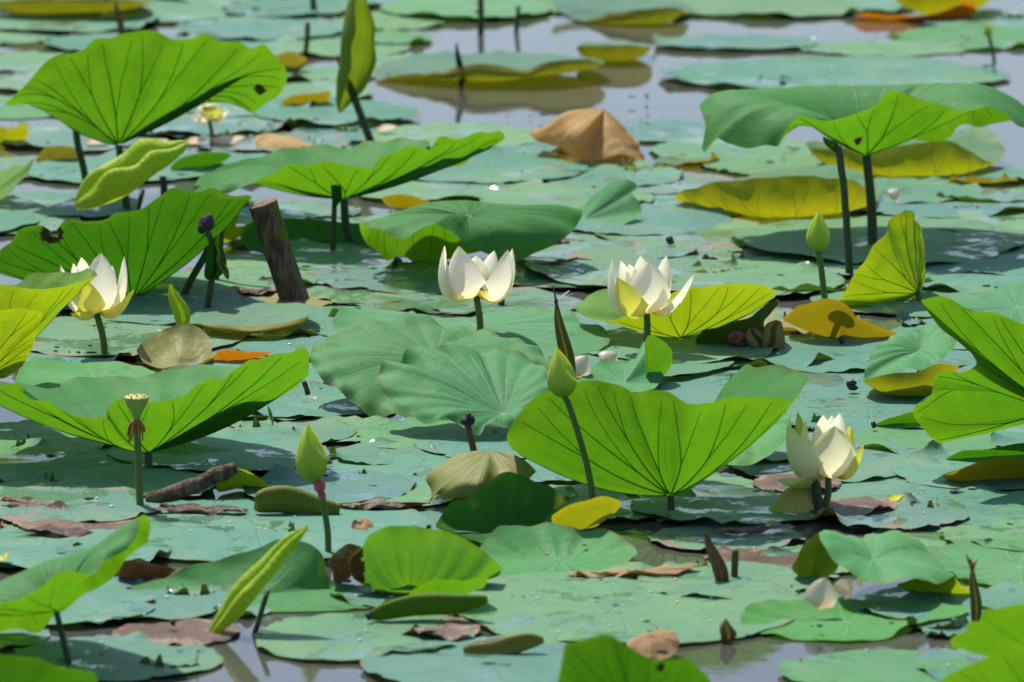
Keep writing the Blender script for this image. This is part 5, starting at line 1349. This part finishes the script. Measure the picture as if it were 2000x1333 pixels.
leaf('dead_leaf', 'wilted yellow-green petal mass hanging below the spent flower', (1555, 1006), (1565, 952, 0),
     [(1498, 992, -1), (1520, 998, -3), (1550, 1002, -4), (1585, 1004, -3), (1592, 985, -1), (1590, 955, 1), (1570, 946, 2), (1530, 955, 2), (1510, 980, 1)],
     'pale', None, sag=-0.3, nv=7, pleat=1.2, wrinkle=2, cat='dead leaf')

# ------------------------------------------------------------------ buds
bud('closed lime lotus bud on a tall stem at upper right', (1597, 494), (1599, 411), 23, (1619, 662), [(1602, 510), (1608, 560)], seed=1)
bud('closed green lotus bud with a spike behind it in the middle', (1102, 778), (1088, 678), 29, (1160, 1026), [(1108, 785), (1130, 850), (1150, 925), (1157, 970)], seed=2)
rb, C3, k3 = bud('closed yellow-green lotus bud with pink eggs at its base, lower left', (612, 944), (601, 826), 31, (641, 1085), [(622, 952), (632, 990), (640, 1040)], seed=3)
bud('small far lotus bud on a thin stem at the right top', (1932, 72), (1926, 46), 8, (1942, 120), [], stem_r=4, seed=4)
V, F = blob(*ico(W(625, 948, YG(641, 1085)) - np.array((0, .012, 0)), 0.0085, 0.0085, 0.012), 4, 0.14, 420.0)
tag(mesh('snail_egg_mass', V, F, M['egg'], loc=V.mean(0)), 'pink clump of snail eggs stuck below the lower left bud', 'snail eggs')
V, F = blob(*ico(W(632, 970, YG(641, 1085)) - np.array((0, .009, 0)), 0.0045, 0.005, 0.008), 5, 0.14, 420.0)
tag(mesh('snail_egg_mass', V, F, M['egg'], loc=V.mean(0)), 'smaller pink egg clump lower on the same bud stem', 'snail eggs')
V, F = blob(*ico(W(1676, 270, YG(1705, 487) - 0.088), 0.0075, 0.004, 0.013), 6, 0.10, 420.0)
tag(mesh('snail_egg_mass', V, F, M['eggred'], loc=V.mean(0)), 'dark red egg clump under the tall drooping leaf', 'snail eggs')

# seed pod
foot = G(274, 1004)
Y0 = foot[1]; k = ppm(Y0)
r = root('seed_pod', foot, 'green cone-shaped seed pod with a flat top on a stem at left', 'seed pod')
C = W(267, 822, Y0)
T = W(265, 778, Y0)
prof = [(6, 0), (8, 8), (11, 16), (17, 26), (22, 36), (24.5, 44), (24, 47)]
V = [];
for rr, zz in prof:
    for a in np.arange(18) * 2 * math.pi / 18:
        V.append(C + np.array((math.cos(a) * rr * k * (1 + .02 * math.sin(9 * a)), math.sin(a) * rr * k, zz * k)))
mesh('receptacle', V, grid_faces(7, 18, True), M['pod'], r)
tv = V[-18:]
ctr = np.mean(tv, 0)
V2 = list(tv) + [ctr + (np.array(q) - ctr) * 0.85 + (0, 0, 0.0022) for q in tv] + [ctr + (0, 0, 0.003)]
F2 = grid_faces(2, 18, True) + [(18 + j, 18 + (j + 1) % 18, 36) for j in range(18)]
mesh('pod_top', V2, F2, M['podtop'], r)
for j in range(9):
    a = j * 2.4
    d = 0.0055 * math.sqrt(j) * 1.15
    V3, F3 = ico(ctr + np.array((math.cos(a) * d, math.sin(a) * d, 0.0034)), 0.0018, 0.0018, 0.0012, 5, 7)
    mesh('seed', V3, F3, M['pod'], r)
parts = []
rs = np.random.RandomState(2)
for j in range(16):
    a = rs.uniform(0, 6.28)
    d = np.array((math.cos(a), math.sin(a), 0)) * rs.uniform(0.008, 0.022)
    parts.append(tube_geo(curve([C + d * 0.25, C + d * 0.8 - (0, 0, 0.010), C + d - (0, 0, rs.uniform(0.014, 0.044))], 5), np.linspace(0.0032, 0.0010, 5), 5))
V, F = join(parts)
mesh('dried_stamens', V, F, M['rust'], r)
V, F = tube_geo(curve([C, W(270, 900, Y0), foot, foot - np.array((0, 0, .07))], 14), np.linspace(7, 8, 14) * k, 9)
mesh('stem', V, F, M['stem'], r)

# withered flower heads
def withered(label, head, stem, foot, rad_px, seed, mat='black', smat='stem', sr=8):
    f0 = G(*foot); Y = f0[1]; kk = ppm(Y)
    r = root('withered_flower', f0, label, 'withered flower')
    Hc = W(head[0], head[1], Y)
    parts = []
    rs = np.random.RandomState(seed)
    for q in range(5):
        a = rs.uniform(0, 6.28)
        d = np.array((math.cos(a) * 0.8, math.sin(a) * 0.5, rs.uniform(-0.2, 0.8))) * rad_px * kk
        parts.append(blob(*ico(Hc + d * 0.55, rad_px * kk * rs.uniform(.35, .6), rad_px * kk * .5, rad_px * kk * rs.uniform(.5, .9), 7, 9), seed + q, 0.22, 200.0))
    V, F = join(parts)
    mesh('dead_petals', V, F, M[mat], r)
    P = [Hc] + [W(x, y, Y) for x, y in stem] + [f0, f0 - np.array((0, 0, .07))]
    V, F = tube_geo(curve(P, 16), np.linspace(sr * .8, sr, 16) * kk, 9)
    mesh('stem', V, F, M[smat], r)
    return r


withered('withered blue-black flower head on a stalk above the olive shell-like leaf', (911, 822), [(918, 850), (930, 905)], (937, 965), 15, 4, smat='stemb')
withered('withered black bud on a bent green stalk left of the post', (400, 440), [(413, 472), (420, 500), (414, 545)], (403, 618), 19, 7, smat='stemd', sr=7)
scroll('rolled_leaf', 'dark limp rolled leaf hanging around the bent stalk left of the post', (408, 548), (428, 462), 44, YG(403, 618) - 0.01, 'dark', view=(0.3, -1, 0.1), p=0.8, q=0.6, roll=200, seed=31, w0=0.15)
scroll('rolled_leaf', 'small yellow-tipped shred curling out right of the bent stalk', (446, 546), (424, 500), 14, YG(403, 618) - 0.02, 'olive', view=(0.3, -1, 0.1), p=0.9, q=0.5, roll=200, seed=32, w0=0.2)
stick('lotus_stalk', 'dark slanting stalk crossing to the foot of the wide fan leaf', [(424, 452), (400, 500), (375, 545)], 7, 8, 'stemd', (357, 588), cat='stalk')
stick('lotus_stalk', 'dark arching stalk from the fan leaf tip toward the post top', [(486, 397), (455, 410), (435, 440), (428, 500)], 6, 9, 'stemd', (418, 560), cat='stalk', d=0.0)
leaf('lotus_leaf', 'lime leaf remnant behind the dark arching stalk', (455, 480), (452, 470, 1),
     [(435, 470, -1), (440, 430, -2), (455, 412, -2), (466, 416, -1), (462, 445, 1), (488, 438, 2), (470, 462, 3), (445, 478, 2)],
     'lime', None, sag=0.1, nv=8, pleat=0.6, wrinkle=1.5, group=GL)
stick('lotus_stalk', 'stalk with a swollen tip left of the tall upright leaf stem', [(148, 240), (150, 262), (158, 310)], 7, 8, 'stemd', (169, 366), cat='stalk')
stick('lotus_stalk', 'second slimmer stem beside the stem of the tall drooping leaf', [(1637, 285), (1644, 330), (1653, 430)], 7, 8, 'stemd', (1660, 542), cat='stalk')
scroll('rolled_leaf', 'little curled dark tip on the slimmer stem under the drooping leaf', (1640, 300), (1608, 268), 18, YG(1660, 542), 'dark', view=(0.0, -1, 0.2), p=0.8, q=0.6, roll=230, seed=33, w0=0.2)
stick('lotus_stalk', 'brown stub poking up behind the middle flower', [(978, 572)], 7, 7, 'stemb', (978, 604), cat='stalk')
stick('lotus_stalk', 'brown cut stub right of the olive spike', [(1435, 1074)], 7, 7.5, 'stemb', (1435, 1143), cat='stalk')
stick('lotus_stalk', 'short dark stalk right of the broad bowl leaf tip', [(592, 745)], 5, 6, 'stemb', (602, 778), cat='stalk')
stick('lotus_stalk', 'dark stalk in the far water right of the black spike', [(938, -10), (939, 20)], 6, 6.5, 'stemd', (940, 66), cat='stalk')
stick('lotus_stalk', 'thin dark stalk farthest right in the far open water', [(1013, 12)], 4, 5, 'stemd', (1008, 62), cat='stalk')
stick('lotus_stalk', 'dark far stalk right of the tall upright leaf', [(601, 44)], 5, 6, 'stemd', (598, 110), cat='stalk')
stick('lotus_stalk', 'far stalk cut by the top edge left of the tall folded leaf', [(610, -12)], 6, 7, 'stemd', (613, 34), cat='stalk')
stick('lotus_stalk', 'dark stalk of the spent flower left of the lower right flower stem', [(1588, 930), (1592, 950)], 8, 9, 'stemd', (1600, 1008), cat='stalk')
stick('lotus_stalk', 'stub of stalk below the lime curled leaf', [(318, 345)], 7, 8, 'stemd', (322, 385), cat='stalk')
Y0 = YG(1905, 1220)
for i, (a_, b_) in enumerate([((1899, 1108), (1888, 1080)), ((1899, 1108), (1908, 1094)), ((1899, 1108), (1896, 1088))]):
    pass
V, F = join([tube_geo(curve([W(1899, 1110, Y0), W((1899 + x) / 2 - 1, (1110 + y) / 2, Y0), W(x, y, Y0)], 6), np.linspace(0.004, 0.0008, 6), 6) for x, y in ((1887, 1081), (1909, 1093), (1897, 1090))])
tag(mesh('leaf_scrap', V, F, M['rust'], loc=V.mean(0)), 'orange frayed scrap on the tip of the dark spike', 'leaf scrap')

# ------------------------------------------------------------------ fallen petals, snails, dragonfly
def fallen(label, a, bq, wpx, mat='pf', bul=0.25, cup=0.8, d=0.0, seed=0):
    Y = YG(bq[0], max(a[1], bq[1]) + 3) + d
    kk = ppm(Y)
    A_, B2 = W(a[0], a[1], Y - 0.005), W(bq[0], bq[1], Y + 0.01)
    for q in (A_, B2): q[2] = max(q[2], 0.02)
    V, F, UV = petal_geo(A_, B2, wpx * kk * 0.5, np.array((0, -0.6, -1.0)) if seed % 2 == 0 else np.array((0.2, -1.0, 0.3)), bul, cup, seed=seed)
    V = np.array(V); V[:, 2] = np.maximum(V[:, 2], 0.012)
    o = mesh('fallen_petal', V, F, M[mat], None, UV)
    tag(o, label, 'fallen petal', 'petals fallen on the pads')


fallen('white fallen petal standing beside the central bud', (1124, 737), (1146, 694), 40, seed=1, d=-0.10)
fallen('tan and white shrivelled petal right of the central bud', (1174, 716), (1206, 690), 34, seed=3, d=-0.08)
fallen('pale pink fallen petal leaning on the pad with the dark rim', (1600, 1200), (1614, 1128), 54, seed=5, bul=.12, d=-0.04)
fallen('yellow curled petal on the water right of the lower right flower', (1732, 990), (1786, 980), 20, 'py', seed=2)
fallen('cream fallen petal leftmost behind the tall upright leaf stem', (166, 290), (215, 272), 24, seed=2)
fallen('cream fallen petal between the tall leaf and the lime curled leaf', (262, 292), (330, 274), 26, seed=4)
fallen('white fallen petal directly under the far small flower', (410, 288), (478, 268), 28, seed=6)
fallen('white fallen petal left of the far small flower', (360, 290), (405, 276), 24, seed=8)
fallen('pale upright petal at the foot of the tall drooping leaf', (1740, 405), (1757, 370), 24, seed=9)
fallen('small white petal beside the stem of the tall folded leaf', (735, 265), (775, 250), 22, seed=10)
fallen('yellow petal scrap on the pad at the lower left edge', (2, 1115), (18, 1075), 26, 'py', seed=12)


def snail(label, x, y, wpx, mat, seed):
    p_ = G(x, y)
    kk = ppm(p_[1]); R = wpx * kk * 0.5
    r = root('snail', (p_[0], p_[1], 0.012), label, 'snail')
    pts, rr = [], []
    for i in range(30):
        a = i / 29 * 2 * math.pi * 1.9
        q = R * 0.55 * (1 - 0.72 * i / 29)
        pts.append(p_ + np.array((q * math.cos(a) * 0.9, -0.004 * i / 29 - R * .25 * i / 29, 0.016 + R * 0.55 + q * math.sin(a) * 0.8)))
        rr.append(R * 0.52 * (1 - 0.80 * i / 29))
    V, F = tube_geo(np.array(pts), rr, 10)
    mesh('shell', V, F, M[mat], r)
    V, F = ico(p_ + np.array((R * .3, 0, 0.016)), R * 0.9, R * 0.45, 0.005, 5, 9)
    mesh('foot', V, F, M['shelld'], r)


snail('red-brown water snail on a pad below the yellow-green leaf', 1438, 690, 42, 'shell', 1)
snail('small dark snail on the pad right of the red-brown snail', 1642, 684, 15, 'shelld', 2)
snail('small black snail on the blotched pad above the right-of-centre flower', 1307, 490, 18, 'shelld', 3)
snail('small dark snail on the pad under the rolled pad edge', 719, 1227, 15, 'shelld', 4)
snail('small dark snail in the brown patch above the lower right flower', 1662, 776, 24, 'shelld', 5)
snail('small dark snail floating in the grey water left of the slanting leaf', 336, 1238, 12, 'shelld', 6)
snail('tiny dark snail on the pad behind the great funnel leaf', 1705, 850, 12, 'shelld', 7)

Y0 = YG(1120, 812)
k = ppm(Y0)
r = root('dragonfly', W(1088, 592, Y0), 'thin blue-black dragonfly with clear wings perched on the brown spike tip', 'dragonfly')
th_ = W(1086, 588, Y0)
V, F = tube_geo(curve([th_ + (0.001, 0, -0.008), th_, th_ + (0, 0, 0.004)], 6), np.array([1.5, 3.4, 4.2, 4, 3, 2]) * k, 8)
mesh('thorax', V, F, M['insect'], r)
V, F = tube_geo(curve([th_, W(1083, 572, Y0), W(1080, 558, Y0)], 10), np.linspace(2.2, 1.3, 10) * k, 7)
mesh('abdomen', V, F, M['insect'], r)
V, F = ico(th_ + np.array((0.002, -0.002, -0.010)), 0.0032, 0.0028, 0.0026, 6, 8)
mesh('head', V, F, M['insect'], r)
for (x, y, dd) in ((1052, 585, -.012), (1056, 578, .012), (1118, 574, -.012), (1112, 568, .012)):
    tip = W(x, y, Y0 + dd)
    dv = tip - th_
    L = np.linalg.norm(dv)
    dv /= L
    sv = np.cross(dv, np.array((0, 0, 1.0))); sv /= np.linalg.norm(sv)
    V = []
    for i in range(9):
        s_ = i / 8
        wv = 0.0045 * (math.sin(math.pi * min(0.97, 0.08 + s_ * 0.9)) ** 0.5)
        for j in (-1, 0, 1):
            V.append(th_ + dv * L * s_ + sv * wv * j + np.array((0, 0, 0.0004 * (j == 0))))
    mesh('wing', V, grid_faces(9, 3), M['wing'], r)

# ------------------------------------------------------------------ scraps and drops
rs = np.random.RandomState(21)
parts = []
for i in range(110):                                   # clusters of small scraps
    x0, y0 = rs.uniform(-60, 2060), rs.uniform(20, 1330)
    for j in range(rs.randint(1, 6)):
        p_ = G(x0 + rs.normal() * 22, y0 + rs.normal() * 5)
        s_ = rs.uniform(0.0012, 0.0034) * (1 if rs.rand() < 0.85 else 1.7)
        q = ico(p_ + np.array((0, 0, rs.uniform(0.006, 0.022))), s_ * rs.uniform(.7, 2.6), s_ * rs.uniform(.6, 1.6), s_ * rs.uniform(0.3, 0.7), 4, 6)
        parts.append(blob(*q, i * 7 + j, 0.35, 500.0))
V, F = join(parts)
tag(mesh('pond_debris', V, F, M['black'], loc=(0, 14, 0)), 'dark scraps of rotten leaf scattered over the pads', None, None, 'stuff')
deps = bpy.context.evaluated_depsgraph_get()
parts = []
for i in range(260):                                   # beads of water resting on the leaves
    x, y = rs.uniform(0, 2000), rs.uniform(60, 1330)
    if i % 3: x, y = rs.choice([600, 1300, 1400, 900, 350, 1700]) + rs.normal() * 120, rs.choice([1185, 1000, 1240, 640, 700, 150]) + rs.normal() * 25
    o_ = Vector((0, 0, CAM_H))
    hit, pos, nor, idx, ob, mt_ = S.ray_cast(deps, o_, Vector(ray(x, y)).normalized())
    if not hit or nor.z < 0.9 or not ob.name.startswith('floating'): continue
    s_ = rs.uniform(0.0012, 0.0030)
    parts.append(ico(np.array(pos) + np.array((0, 0, s_ * 0.4)), s_ * rs.uniform(1, 1.5), s_ * 1.2, s_ * 0.75, 6, 8))
V, F = join(parts)
tag(mesh('water_droplets', V, F, M['drop'], loc=(0, 14, 0)), 'glinting beads of water on the pads', None, None, 'stuff')
